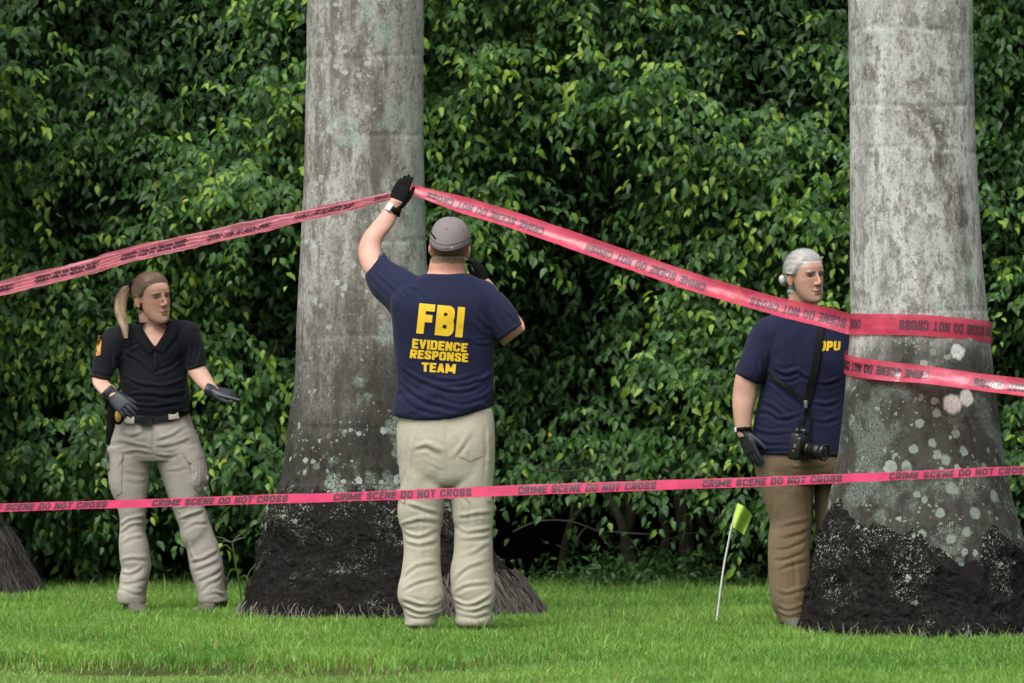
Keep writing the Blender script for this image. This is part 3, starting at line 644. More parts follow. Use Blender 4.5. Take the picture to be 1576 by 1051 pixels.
def fibres(root, fx, fr, d, a0, a1, n, zmax, seed, size=1.0, tone=1.0):
    """loose root strands lying down the flare"""
    g = np.random.default_rng(seed); V = []; Fc = []; Cc = []
    for k in range(n):
        a = g.uniform(a0, a1); z1 = G + g.uniform(0.03, 1) ** 1.3 * (zmax - G); z0 = max(G - 0.02, z1 - g.uniform(.10, .26) * size); aa = a + g.normal(0, .05); w = g.uniform(.0022, .0058) * size; c = np.array([.15, .13, .115]) * tone * g.uniform(.2, 1.6)
        st = 5; kk = len(V); lift = g.uniform(.0, .02)
        for s in range(st):
            t = s / (st - 1); z = z1 + (z0 - z1) * t; an = a + (aa - a) * t + .02 * math.sin(t * 5 + k); r = fr(z) + .028 + lift * math.sin(t * 3.1) + g.normal(0, .003); ww = w * (1 - .65 * t) * (0.5 if s == 0 else 1)
            cth, sth = math.cos(an), math.sin(an)
            for sgn, up in ((-1, 0), (0, w * 1.1), (1, 0)): V.append((fx(z) + (r + up) * cth - sgn * ww * sth, d + (r + up) * sth * .97 + sgn * ww * cth, z)); Cc.append(c)
        for s in range(st - 1):
            for q in (0, 1): b = kk + s * 3 + q; Fc.append((b, b + 1, b + 4, b + 3))
    mk('root_fibre', np.array(V), Fc, M['fibre'], root, True, np.array(Cc), 'stuff')
d2z = lambda py, d: CH + (HY - py) * d / F
TWO = 2 * np.pi
def bound_mid(a):      # angle 3pi/2 faces the camera, pi is image left
    return d2z(762, 27.7) + 0.035 * vnoise(np.stack([np.cos(a) * 5, np.sin(a) * 5, 0 * a], 1), 3) + 0.02 * vnoise(np.stack([np.cos(a) * 14, np.sin(a) * 14, 0 * a], 1), 6)
def bound_right(a):
    xp = np.cos(a) * 150; front = sstep(0.2, -0.3, np.sin(a))
    row = np.interp(xp, [-150, -120, -90, -40, 0, 25, 45, 60, 80, 100, 125, 150], [760, 782, 800, 812, 820, 845, 888, 880, 818, 802, 822, 850]) * front + 815 * (1 - front)
    return d2z(row, 25.5) + 0.022 * vnoise(np.stack([np.cos(a) * 13, np.sin(a) * 13, 0 * a], 1), 19) * (row < 830) + 0.02 * vnoise(np.stack([np.cos(a) * 9, np.sin(a) * 9, 0 * a], 1), 13)
M['bark_mid'] = bark('bark_mid', 1.0, 1.0, lo_dark=(0.85, 1.75), tint=(0.88, 0.90, 0.89), streak=0.75, lean=0.32)
c_right = ((1402.5 - CX) * 25.5 / F)
def disc(px, py, r):   # white lichen disc on the right palm, relative to the palm's base
    bx = ((1230 + 1640) / 2 - CX) * 25.5 / F; rows = [0, 300, 400, 500, 600, 650, 700, 750, 800, 850, 900]
    rr = np.interp(py, rows, [95.5, 98.5, 101.5, 106.5, 115.5, 121, 127.5, 139, 154.5, 168, 180]) * 25.5 / F - (.012 if py > 700 else 0); cxp = (np.interp(py, rows, [1401.5, 1407, 1410.5, 1415.5, 1416.5, 1417, 1417.5, 1417, 1417.5, 1422, 1426]) - CX) * 25.5 / F
    dd = 25.5
    for _ in range(4): q = P(px, py, dd); dd = 25.5 - .97 * math.sqrt(max(0.001, rr * rr - (q.x - cxp) ** 2))
    q = P(px, py, dd); q.y = dd; return (q.x - bx, q.y - 25.5, q.z - G, r)
M['bark_right'] = bark('bark_right', 2.0, 0.75, [disc(1471, 541, 0.0371), disc(1463, 622, 0.0457), disc(1485, 612, 0.0380), disc(1412, 651, 0.0226), disc(1431, 682, 0.0202), disc(1403, 691, 0.0202), disc(1439, 699, 0.0226), disc(1451, 708, 0.0276), disc(1391, 715, 0.0202), disc(1479, 692, 0.0176), disc(1435, 617, 0.0176), disc(1438, 636, 0.0226), disc(1414, 612, 0.0150), disc(1407, 761, 0.0176), disc(1419, 769, 0.0176), disc(1460, 752, 0.0299), disc(1527, 763, 0.0299), disc(1432, 540, 0.0150), disc(1468, 667, 0.0226), disc(1318, 608, 0.0100), disc(1302, 677, 0.0150), disc(1348, 629, 0.0126), disc(1444, 789, 0.0226), disc(1460, 830, 0.0252), disc(1451, 855, 0.0176), disc(1482, 849, 0.0202), disc(1415, 821, 0.0202), disc(1497, 789, 0.0299), disc(1485, 818, 0.0226), disc(1510, 720, 0.0226), disc(1375, 700, 0.0126)], (1.12, 1.5), (1.10, 1.14, 1.16), 0.45, 0.37, [disc(1403, 130, 0.05), disc(1412, 185, 0.07), disc(1440, 200, 0.06), disc(1440, 250, 0.08), disc(1462, 300, 0.09), disc(1475, 345, 0.08), disc(1480, 395, 0.06), disc(1485, 440, 0.05), disc(1335, 70, 0.05), disc(1333, 110, 0.04)])
M['bark_left'] = bark('bark_left', 4.0, 0.6, lo_dark=(1.0, 2.0))
M['root_mid'] = rootmat('root_mid', 1.0, 0.75); M['root_right'] = rootmat('root_right', 3.0, 1.0); M['root_left'] = rootmat('root_left', 5.0, 0.3, (0.03, 0.026, 0.022))
pm, fxm, frm = palm('weathered palm with dark root boot behind the man with the raised arm', 27.7,
    [(-1500, 476, 652), (0, 472, 652), (90, 471, 652), (200, 468, 652), (300, 466, 654), (400, 461, 657), (450, 458, 661), (500, 456, 664), (560, 455, 668), (600, 452, 672), (650, 443, 678), (700, 437, 684), (740, 430, 692), (765, 418, 702), (800, 407, 722), (850, 400, 758), (880, 393, 788), (900, 386, 800), (935, 375, 825), (975, 365, 848)],
    bound_mid, M['bark_mid'], M['root_mid'], 3, (90, 208, 372, 520, 655))
fibres(pm, fxm, frm, 27.7, 1.62 * np.pi, 2.05 * np.pi, 1000, 0.19, 1, 1.0, .55); fibres(pm, fxm, frm, 27.7, 1.05 * np.pi, 1.62 * np.pi, 230, 0.045, 2, 0.55)
pr, fxr, frr = palm('pale grey palm with red tape wrapped round it at chest height', 25.5,
    [(-1500, 1300, 1490), (0, 1306, 1497), (100, 1308, 1498), (200, 1309, 1501), (300, 1309, 1506), (400, 1309, 1512), (500, 1309, 1522), (560, 1304, 1528), (600, 1301, 1532), (650, 1296, 1538), (700, 1290, 1545), (750, 1278, 1556), (780, 1269, 1565), (800, 1263, 1572), (850, 1254, 1590), (900, 1246, 1605), (940, 1238, 1622), (970, 1230, 1640), (1000, 1222, 1655)],
    bound_right, M['bark_right'], M['root_right'], 8, (50, 165, 232, 480))
fibres(pr, fxr, frr, 25.5, 1.03 * np.pi, 1.97 * np.pi, 200, 0.03, 3, 0.5)
pl, fxl, frl = palm('palm at the left border showing only its brown fibrous foot', 30.9,
    [(-1500, -172, -20), (0, -175, -20), (500, -178, -12), (650, -182, -6), (740, -186, -8), (790, -196, 0), (823, -205, 12), (854, -218, 26), (895, -240, 50), (935, -262, 72)],
    lambda a: d2z(770, 30.9) + 0.03 * vnoise(np.stack([np.cos(a) * 5, np.sin(a) * 5, 0 * a], 1), 23), M['bark_left'], M['root_left'], 14, (100, 300, 480))
fibres(pl, fxl, frl, 30.9, 1.55 * np.pi, 2.1 * np.pi, 900, 0.33, 4, 1.0, .28)

# ------------------------------------------------------------------ people: shared builders
def head_frame(centre, fwd, up):
    f = Vector(fwd).normalized(); u = Vector(up); u = (u - f * u.dot(f)).normalized(); r = f.cross(u)      # local x = the person's right
    m = Matrix((r, f, u)).transposed().to_4x4(); m.translation = Vector(centre); return m
def add_head(g, Mh, s=1.0, fem=True, ear_out=1.0):
    S = Mh @ Matrix.Scale(s, 4)
    g.ball((0, -0.012, 0.036), (0.074, 0.094, 0.083), S, 26)
    rows = [(-0.116, .018, .080, .040), (-0.110, .030, .087, .020), (-0.098, .042, .089, -.005), (-0.080, .051, .088, -.022), (-0.060, .0575, .0885, -.035), (-0.035, .063, .089, -.05),
            (-0.010, .0665, .088, -.06), (0.012, .068, .087, -.06), (0.030, .0685, .089, -.06), (0.050, .067, .088, -.05), (0.072, .060, .078, -.04)] 
    R = []
    for z, a, yf, yb in rows:
        if not fem: a *= 1.06
        ring = []
        for i in range(32):
            f = 2 * math.pi * i / 32; c, sn = math.cos(f), math.sin(f); ex = 2.25
            x = math.copysign(abs(c) ** (2 / ex), c); y = math.copysign(abs(sn) ** (2 / ex), sn)
            ring.append(S @ Vector((a * x, (yf + yb) / 2 + (yf - yb) / 2 * y, z)))
        R.append(ring)
    g.rings(R)
    nose = [(0, .086, .022), (0, .093, .006), (0, .101, -.010), (0, .1065, -.024), (0, .099, -.033)]
    g.tube([S @ Vector(p) for p in nose], [x * s * (.88 if fem else 1) for x in (.007, .0075, .0085, .0105, .008)], 10, 4)
    for k in (-1, 1):
        g.ball((k * .010, .093, -.0285), (.0075, .010, .007), S, 12)
        g.ball((k * .029, .0765, .0265), (.022, .0115, .0065), S, 14)           # brow
        g.ball((k * .042, .047, -.010), (.020, .021, .022), S, 14)             # cheekbone
        g.ball((k * .030, .0705, .0145), (.016, .010, .006), S, 12)           # upper lid
        E = S @ Matrix.Translation((k * .0725, -.014, -.004)) @ Matrix.Rotation(k * (.5 if fem else .75), 4, 'Z') @ Matrix.Rotation(-.25, 4, 'X')
        g.ball((k * .004, -.004, .002), (.007, .018, .030), E, 16)            # ear
        g.ball((k * .003, .004, -.022), (.0065, .010, .012), E, 12)
    g.ball((0, .0865, -.0575), (.021, .0085, .0052), S, 14); g.ball((0, .085, -.0685), (.018, .0085, .006), S, 14)   # lips
    g.ball((0, .078, -.098), (.019, .014, .013), S, 14)                        # chin
def shape_face(V, Fq, Mh, s=1.0):
    Mi = (Mh @ Matrix.Scale(s, 4)).inverted(); A = np.array(Mi); L = V @ A[:3, :3].T + A[:3, 3]
    fwd = np.array(Mh)[:3, 1]; d = np.zeros(len(V)); gs = lambda c, r: np.exp(-(((L - np.array(c)) / np.array(r)) ** 2).sum(1))
    for k in (-1, 1):
        d -= .0068 * gs((k * .029, .082, .009), (.016, .03, .0075)); d -= .004 * gs((k * .015, .085, .008), (.006, .03, .009))
        d -= .0028 * gs((k * .034, .08, -.045), (.014, .03, .02)); d -= .0035 * gs((k * .024, .09, -.063), (.005, .03, .006))
        d -= .003 * gs((k * .018, .09, -.040), (.004, .03, .012))
        d -= .004 * gs((k * .075, -.006, .0), (.012, .008, .016)) 
    d -= .0034 * gs((0, .09, -.063), (.019, .03, .0022)); d -= .002 * gs((0, .09, -.046), (.004, .03, .006)); d -= .002 * gs((0, .088, -.08), (.012, .03, .006))
    front = (L[:, 1] > .02) & (np.abs(L[:, 2]) < .12); ear = np.abs(L[:, 0]) > .066
    return V + np.where(front & ~ear, d, 0)[:, None] * fwd * s, L
def skin_colour(L, base, lips, brow, inhead, aged=0.0):
    n = len(L); c = np.tile(np.array(base), (n, 1)); gs = lambda cc, r: np.exp(-(((L - np.array(cc)) / np.array(r)) ** 2).sum(1))
    def mixin(w, col):
        w = np.clip(np.where(inhead, w, 0), 0, 1)[:, None]; return c * (1 - w) + np.array(col) * w
    red = np.array(base) * np.array([1.05, .72, .66])
    for k in (-1, 1):
        c = mixin(.55 * gs((k * .042, .07, -.02), (.022, .04, .022)), red); c = mixin(.75 * gs((k * .075, -.014, -.004), (.012, .03, .035)), red * .95)
    c = mixin(.5 * gs((0, .105, -.022), (.014, .02, .014)), red)
    for k in (-1, 1):
        x = np.abs(L[:, 0]) * np.where(np.sign(L[:, 0]) == k, 1, -1)
        bz = .0255 + .10 * np.clip(x - .012, 0, .03) - 5.5 * np.clip(x - .03, 0, .1) ** 2
        c = mixin(brow[1] * 1.25 * np.exp(-((L[:, 2] - bz) / .0042) ** 2) * sstep(.006, .014, x) * sstep(.056, .044, x) * (L[:, 1] > .04), brow[0])
        c = mixin(.8 * np.exp(-((L[:, 2] - .0125 + 9 * (x - .029) ** 2) / .0034) ** 2) * sstep(.012, .017, x) * sstep(.049, .043, x) * (L[:, 1] > .04), (.045, .03, .025))   # upper lashes
        c = mixin(.45 * gs((k * .027, .08, .006), (.018, .04, .013)), np.array(base) * np.array([.50, .44, .44]))  # shade of the eye sockets put into the skin colour
    c = mixin(lips[1] * np.exp(-((np.abs(L[:, 2] + .0630) - .0045) / .0042) ** 2) * sstep(.023, .018, np.abs(L[:, 0])) * (L[:, 1] > .07), lips[0])
    c = mixin(.85 * np.exp(-((L[:, 2] + .0630) / .0019) ** 2) * sstep(.022, .017, np.abs(L[:, 0])) * (L[:, 1] > .07), (.05, .02, .018))  # dark line painted for the shade between the lips
    for k in (-1, 1): c = mixin(.8 * gs((k * .0065, .099, -.0345), (.0035, .012, .0025)), (.07, .03, .025))  # nostrils painted dark in place of their inner shade
    return c
def eyes(Mh, s, parent, iris, look=0.0):
    S = Mh @ Matrix.Scale(s, 4)
    for k in (-1, 1):
        g = Geo(); g.ball((k * .0295, .0655, .0062), .0120, S, 22); V = np.array(g.V); A = np.array(S.inverted()); L = V @ A[:3, :3].T + A[:3, 3] - np.array([k * .0295, .0655, .0062])
        dirv = nrm(np.array([look, 1.0, -.05])); ang = nrm(L) @ dirv; c = np.where((ang > .90)[:, None], np.array([.01, .01, .01]), np.where((ang > .66)[:, None], np.array(iris), np.array([.30, .26, .235])))  # eye white darkened in colour for the shade it sits in
        g.obj('eye', M['eye'], parent, col=c)
def smooth_rim(V, Fq, it=5):
    """even out the cut border of a surface"""
    E = edges_of(Fq); key = np.sort(E, 1); u, inv, cnt = np.unique(key[:, 0].astype(np.int64) * len(V) + key[:, 1], return_inverse=True, return_counts=True); B = E[cnt[inv] == 1]
    if len(B) == 0: return V
    for _ in range(it):
        deg = np.bincount(B[:, 0], minlength=len(V)) + np.bincount(B[:, 1], minlength=len(V)); m = deg > 0
        S = np.stack([np.bincount(B[:, 0], V[B[:, 1], k], len(V)) + np.bincount(B[:, 1], V[B[:, 0], k], len(V)) for k in range(3)], 1); V = V.copy(); V[m] = .5 * V[m] + .5 * S[m] / deg[m, None]
    return V
def shell(name, V, Fq, mask, off, mat, parent, colf=None, smooth_it=1, extra=None):
    """thin layer over a region of a body: thickness off falls to nothing at its rim"""
    N = normals(V, Fq); keep = mask[Fq].all(1); Fk = Fq[keep]; used = np.unique(Fk); mp = np.full(len(V), -1); mp[used] = np.arange(len(used))
    Vs = V[used] + N[used] * off[used][:, None]
    if extra is not None: Vs = Vs + extra[used]
    Fs = mp[Fk]; Vs = smooth_rim(Vs, Fs)
    return mk(name, Vs, Fs, mat, parent, True, None if colf is None else colf[used]), Vs, Fs
def hand(wrist, xdir, zdir, thumb, curls, spread=0.1, s=1.0, length=1.0, thumb_out=0.6, thumb_curl=0.5, cuff=0.05, cuff_r=(.034, .027)):
    """gloved hand: x along the fingers, z out of the back of the hand"""
    x = Vector(xdir).normalized(); z = Vector(zdir); z = (z - x * z.dot(x)).normalized(); y = z.cross(x) * thumb
    m = Matrix((x, y, z)).transposed().to_4x4() @ Matrix.Scale(s, 4); m.translation = Vector(wrist); g = Geo()
    R = []
    for xx, a, b in ((-cuff, cuff_r[0], cuff_r[1]), (-.02, cuff_r[0] * .95, cuff_r[1] * .95), (0, .031, .022), (.02, .036, .0185), (.045, .042, .0165), (.07, .043, .0145), (.09, .041, .012), (.098, .036, .008)):
        R.append([m @ Vector((xx, a * math.copysign(abs(math.cos(f)) ** .8, math.cos(f)), b * math.copysign(abs(math.sin(f)) ** .8, math.sin(f)))) for f in [2 * math.pi * i / 24 for i in range(24)]])
    g.rings(R)
    for k, (yy, L, r) in enumerate(((.031, .074, .0093), (.0105, .083, .0096), (-.0105, .077, .0093), (-.030, .060, .0083))):
        L *= length; p = Vector((.084, yy, 0)); a = 0.0; sp = (1.5 - k) * spread; pts = [Vector((.06, yy * .95, 0)), p.copy()]
        for seg, frac in enumerate((.46, .30, .24)):
            a += curls[k] * (0.75 if seg == 0 else 1.0 if seg == 1 else .7); p = p + Vector((math.cos(a) * math.cos(sp), math.sin(sp) * math.cos(a * .6), -math.sin(a))) * L * frac; pts.append(p.copy())
        g.tube([m @ q for q in pts], [s * r * q for q in (1.0, 1.08, 1.0, .93, .78)], 12, 4)
    p0 = Vector((.018, .026, -.006)); t1 = p0 + Vector((math.cos(thumb_out) * .040, math.sin(thumb_out) * .040, -.010)); to2 = thumb_out - thumb_curl * .6; t2 = t1 + Vector((math.cos(to2) * .032, math.sin(to2) * .032, -.006)); to3 = to2 - thumb_curl * .5; t3 = t2 + Vector((math.cos(to3) * .024, math.sin(to3) * .024, -.004))
    g.tube([m @ q for q in (p0, t1, t2, t3)], [s * q for q in (.0155, .0125, .0108, .0085)], 12, 4)
    return remesh(g, .0030 * s, 1, .5)
def garment(name, geo, voxel, it, strokes, mat, parent, crum=(0.0035, (9, 9, 9), 1), cut=None, post=None):
    V, Fq = remesh(geo, voxel, it)
    V = folds(V, Fq, strokes); V = drape(V, Fq, *crum, **({'lo': .0035, 'hi': .006} if name == 'shirt' else {'lo': .012, 'hi': .005}))
    if cut is not None:
        keep = ~cut(V, normals(V, Fq))[Fq].all(1); Fq = Fq[keep]; V = smooth_rim(V, Fq, 8)
    o = mk(name, V, Fq, mat, parent); return o, BVHTree.FromPolygons([tuple(v) for v in V], Fq.tolist())
def hit(bvh, px, py, fallback=None):
    o = Vector((0, 0, CH)); d = (P(px, py, 25.0) - o).normalized(); h = bvh.ray_cast(o, d)
    return (h[0], h[1]) if h[0] is not None else (None, None)
def piece(name, polys, bvh, mat, parent, off=0.004, thick=0.003, grid=3.0, bulge=0.0, label=None):
    """a flat piece of material lying on a garment: outline in photo pixels, pressed onto the surface, with thickness"""
    bm = bmesh.new()
    for poly in polys:
        vs = [bm.verts.new((x, y, 0)) for x, y in poly]; bm.faces.new(vs)
    cut_grid(bm, grid); return press(name, bm, bvh, mat, parent, off, thick, bulge, label)
def cut_grid(bm, grid):
    xs = [v.co.x for v in bm.verts]; ys = [v.co.y for v in bm.verts]
    for lo, hi, ax in ((min(xs), max(xs), 0), (min(ys), max(ys), 1)):
        t = lo + grid
        while t < hi - 1e-4:
            co = [0, 0, 0]; co[ax] = t; no = [0, 0, 0]; no[ax] = 1
            bmesh.ops.bisect_plane(bm, geom=bm.verts[:] + bm.edges[:] + bm.faces[:], plane_co=co, plane_no=no, dist=1e-5); t += grid
    bmesh.ops.triangulate(bm, faces=bm.faces[:])
def press(name, bm, bvh, mat, parent, off, thick, bulge=0.0, label=None):
    bm.verts.ensure_lookup_table(); xs = [v.co.x for v in bm.verts]; ys = [v.co.y for v in bm.verts]; cx, cy = (min(xs) + max(xs)) / 2, (min(ys) + max(ys)) / 2; hx, hy = max(1, (max(xs) - min(xs)) / 2), max(1, (max(ys) - min(ys)) / 2)
    V, B, lasty = [], [], None; bound = {v.index for v in bm.verts if v.is_boundary}
    pts = [hit(bvh, v.co.x, v.co.y) for v in bm.verts]; ok = [p for p in pts if p[0] is not None]
    if not ok: bm.free(); return None
    my = sorted(p[0].y for p in ok)[len(ok) // 2]
    for v, (h, n) in zip(bm.verts, pts):
        if h is None: h = P(v.co.x, v.co.y, my + 0.01)
        ray = (h - Vector((0, 0, CH))).normalized(); bl = bulge * max(0, 1 - ((v.co.x - cx) / hx) ** 2) * max(0, 1 - ((v.co.y - cy) / hy) ** 2)
        V.append(h - ray * (off + bl)); B.append(h - ray * (off - thick))
    n = len(V); Fc = [tuple(x.index for x in f.verts) for f in bm.faces]
    # face the camera
    out = []
    for f in Fc:
        a, b, c = V[f[0]], V[f[1]], V[f[2]]; out.append(f if (b - a).cross(c - a).y < 0 else f[::-1])
    side = []
    if thick:
        cnt = {}
        for f in out:
            for i in range(3): cnt[(f[i], f[(i + 1) % 3])] = 1
        for (a, b) in list(cnt):
            if (b, a) not in cnt: side.append((b, a, a + n, b + n))
        V = V + B
    bm.free(); return mk(name, np.array([tuple(v) for v in V]), out + side, mat, parent, smooth=False, label=label)
def glyph(ch, t):
    """strokes (polylines) of a heavy block letter: width, list of point lists, box 0..w x 0..1"""
    h = t / 2; T, B = 1 - h * .9, h * .9
    w = {'I': t, 'M': .86, 'F': .56, 'E': .56, 'T': .60, 'P': .60}.get(ch, .64); l, r = h, w - h
    def bowl(top, bot, x0, rr=None):
        rr = rr or r; k = min(.14, (top - bot) * .35); return [(x0, top), (rr - k * .7, top), (rr - k * .15, top - k * .35), (rr, top - k), (rr, bot + k), (rr - k * .15, bot + k * .35), (rr - k * .7, bot), (x0, bot)]
    st = [(l, 0), (l, 1)]; m = .52
    loop = [(l + .13, T), (r - .13, T), (r - .03, T - .04), (r, T - .15), (r, B + .15), (r - .03, B + .04), (r - .13, B), (l + .13, B), (l + .03, B + .04), (l, B + .15), (l, T - .15), (l + .03, T - .04), (l + .13, T)]
    D = {'F': [st, [(0, T), (w, T)], [(0, m), (w * .9, m)]], 'E': [st, [(0, T), (w, T)], [(0, m), (w * .92, m)], [(0, B), (w, B)]], 'I': [st],
         'B': [st, bowl(T, .53, 0, r - .015), bowl(.49, B, 0)], 'D': [st, bowl(T, B, 0)], 'P': [st, bowl(T, .44, 0)], 'R': [st, bowl(T, .47, 0), [(w * .5, .47), (r, 0)]],
         'V': [[(h * .9, 1), (w / 2, .05)], [(w - h * .9, 1), (w / 2, .05)]], 'N': [st, [(r, 0), (r, 1)], [(l, .97), (r, .03)]], 'M': [st, [(r, 0), (r, 1)], [(l, 1), (w / 2, .2)], [(r, 1), (w / 2, .2)]],
         'A': [[(h * .8, 0), (w / 2, .97)], [(w - h * .8, 0), (w / 2, .97)], [(w * .2, .25), (w * .8, .25)]], 'T': [[(0, T), (w, T)], [(w / 2, 0), (w / 2, 1)]],
         'U': [[(l, 1), (l, B + .15), (l + .03, B + .04), (l + .13, B), (r - .13, B), (r - .03, B + .04), (r, B + .15), (r, 1)]], 'O': [loop],
         'C': [[(r, .66), (r, T - .15), (r - .03, T - .04), (r - .13, T), (l + .13, T), (l + .03, T - .04), (l, T - .15), (l, B + .15), (l + .03, B + .04), (l + .13, B), (r - .13, B), (r - .03, B + .04), (r, B + .15), (r, .34)]],
         'S': [[(r, .68), (r, T - .12), (r - .04, T - .03), (r - .13, T), (l + .13, T), (l + .04, T - .03), (l, T - .12), (l, .68), (l + .06, .58), (r - .06, .42), (r, .32), (r, B + .12), (r - .04, B + .03), (r - .13, B), (l + .13, B), (l + .04, B + .03), (l, B + .12), (l, .32)]]}
    return w, D[ch]
def text_mesh(body, t=.22, res=24, gap=.07, space=.34, maxw=None):
    """flat heavy lettering, finely divided; returns points in a 0..1 box and faces"""
    V, Fc, x = {}, [], 0.0; pts = []
    for ch in body:
        if ch == ' ': x += space; continue
        w, strokes = glyph(ch, t); nx_ = max(3, int(round(w * res))); ny_ = res; gx_ = np.linspace(0, w, nx_ + 1); gy_ = np.linspace(0, 1, ny_ + 1); X, Y = np.meshgrid(gx_, gy_, indexing='ij'); sd = np.full(X.shape, 1e9)
        for pl in strokes:
            for (x0, y0), (x1, y1) in zip(pl[:-1], pl[1:]):
                L = math.hypot(x1 - x0, y1 - y0); ux, uy = (x1 - x0) / L, (y1 - y0) / L; e = 0 if len(pl) == 2 else t * .18
                a = np.abs((X - (x0 + x1) / 2) * ux + (Y - (y0 + y1) / 2) * uy) - L / 2 - e; b = np.abs(-(X - (x0 + x1) / 2) * uy + (Y - (y0 + y1) / 2) * ux) - t / 2; sd = np.minimum(sd, np.maximum(a, b))
        sd = sd - 1e-4; ins = sd < 0
        def vid(px_, py_):
            k = (round(px_ + x, 5), round(py_, 5))
            if k not in V: V[k] = len(pts); pts.append(k)
            return V[k]
        for i in range(nx_):
            for j in range(ny_):
                c = ((i, j), (i + 1, j), (i + 1, j + 1), (i, j + 1)); f = []
                if not any(ins[q_] for q_ in c): continue
                for k in range(4):
                    a, b = c[k], c[(k + 1) % 4]
                    if ins[a]: f.append(vid(X[a], Y[a]))
                    if ins[a] != ins[b]:
                        u = sd[a] / (sd[a] - sd[b]); f.append(vid(X[a] + (X[b] - X[a]) * u, Y[a] + (Y[b] - Y[a]) * u))
                f = [q_ for n_, q_ in enumerate(f) if q_ != f[n_ - 1]]
                if len(f) >= 3: Fc.append(tuple(f))
        x += w + gap
    A = np.array(pts); A[:, 0] /= (x - gap); return A, Fc
def letters(name, jobs, bvh, mat, parent, off=0.0025, grid=3.0):
    """jobs: (text, bottom-left, bottom-right, top-left, top-right) in photo pixels"""
    bm = bmesh.new()
    for body, bl, br, tl, tr, bold in jobs:
        V, Fc = text_mesh(body, bold, 40 if len(body) == 3 and body[0] == 'F' else 18, .075); bl, br, tl, tr = map(np.array, (bl, br, tl, tr)); u, v = V[:, :1], V[:, 1:]
        Q = bl * (1 - u) * (1 - v) + br * u * (1 - v) + tl * (1 - u) * v + tr * u * v
        vs = [bm.verts.new((*q, 0)) for q in Q]
        for f in Fc:
            try: bm.faces.new([vs[i] for i in f])
            except ValueError: pass
    bmesh.ops.triangulate(bm, faces=bm.faces[:]); return press(name, bm, bvh, mat, parent, off, 0)
def shoe(parent, px, d, ang, s=1.0, mat=None):
    """low boot standing on the soil, toe pointing along ang (0 = away from the camera, pi = towards it)"""
    c = P(px, 615, d); z0 = G; Mx = Matrix.Translation((c.x, d, z0)) @ Matrix.Rotation(-ang, 4, 'Z'); g = Geo(); R = []
    for y, a, h, b0 in ((-.085, .030, .085, .0), (-.07, .037, .10, 0), (-.02, .037, .105, 0), (.03, .038, .085, 0), (.09, .046, .062, 0), (.15, .044, .05, 0), (.185, .030, .035, .006)):
        ring = []
        for i in range(20):
            f = 2 * math.pi * i / 20; x = a * math.cos(f); zz = h / 2 + h / 2 * math.copysign(abs(math.sin(f)) ** .6, math.sin(f)) + b0; ring.append(Mx @ (Vector((x, y, zz)) * s))
        R.append(ring)
    g.rings(R); g.tube([Mx @ Vector((0, -.03, .06)) * 1, Mx @ Vector((0, -.04, .17))], [.042, .044], 14, 2)
    V, Fq = remesh(g, .006, 2); return mk('shoe', V, Fq, mat or M['shoe'], parent)
def in_poly(px, py, poly):
    r = np.zeros(len(px), bool); n = len(poly)
    for i in range(n):
        (x0, y0), (x1, y1) = poly[i], poly[(i + 1) % n]; c = (y0 > py) != (y1 > py); r ^= c & (px < (x1 - x0) * (py - y0) / (y1 - y0 + 1e-9) + x0)
    return r

def line_l(L):     # > 0 where hair grows
    front = .078 - .35 * np.abs(L[:, 0]) ; top = L[:, 2] - np.interp(L[:, 1], [-.12, -.06, -.02, .010, .026, .05, .072, .10], [-.075, -.07, -.045, -.010, .030, .064, .083, .092]) + .10 * np.maximum(0, .03 - np.abs(L[:, 0])) * 0
    return top + .003 * vnoise(L * 60, 12)
def line_r(L): return L[:, 2] - np.interp(L[:, 1], [-.12, -.06, -.02, .010, .028, .05, .072, .10], [-.085, -.08, -.05, -.010, .028, .058, .073, .085]) + .003 * vnoise(L * 60, 12)

# ------------------------------------------------------------------ the man seen from behind
D = 25.5
man = thing('person', 'man from behind in navy shirt and grey cap raising one gloved hand', 'person', tuple(P(690, 615, D).xy) + (G,))
torso_m = [(652, 421, 719, 421, D, .058), (641, 427, 729, 426, D, .080), (624, 434, 749, 432, D + .01, .095), (606, 447, 766, 445, D + .01, .112), (600, 465, 771, 466, D, .124), (603, 490, 769, 493, D, .13), (606, 520, 763, 525, D, .125), (608, 560, 760, 560, D, .117), (609, 590, 760, 590, D, .118), (608, 615, 759, 606, D, .124), (605, 634, 757, 622, D, .130, .018), (604.5, 641, 752, 627, D, .131, .034)]
g = Geo(); g.loft(torso_m, 36, 2.5)
g.loft([(612, 496, 650, 428, D, .095), (592, 472, 622, 412, D + .07, .09), (573, 452, 602, 401, D + .15, .083), (561.5, 425, 591, 387, D + .22, .080)], 28, 2.2)
g.loft([(736, 492, 750, 434, D, .09), (752, 508, 778, 455, D - .02, .085), (760, 519, 795, 477, D - .03, .078), (767, 526, 804.5, 499, D - .04, .068)], 28, 2.2)
q = lambda x, y: (590 + x / 4.779, 440 + y / 4.779)
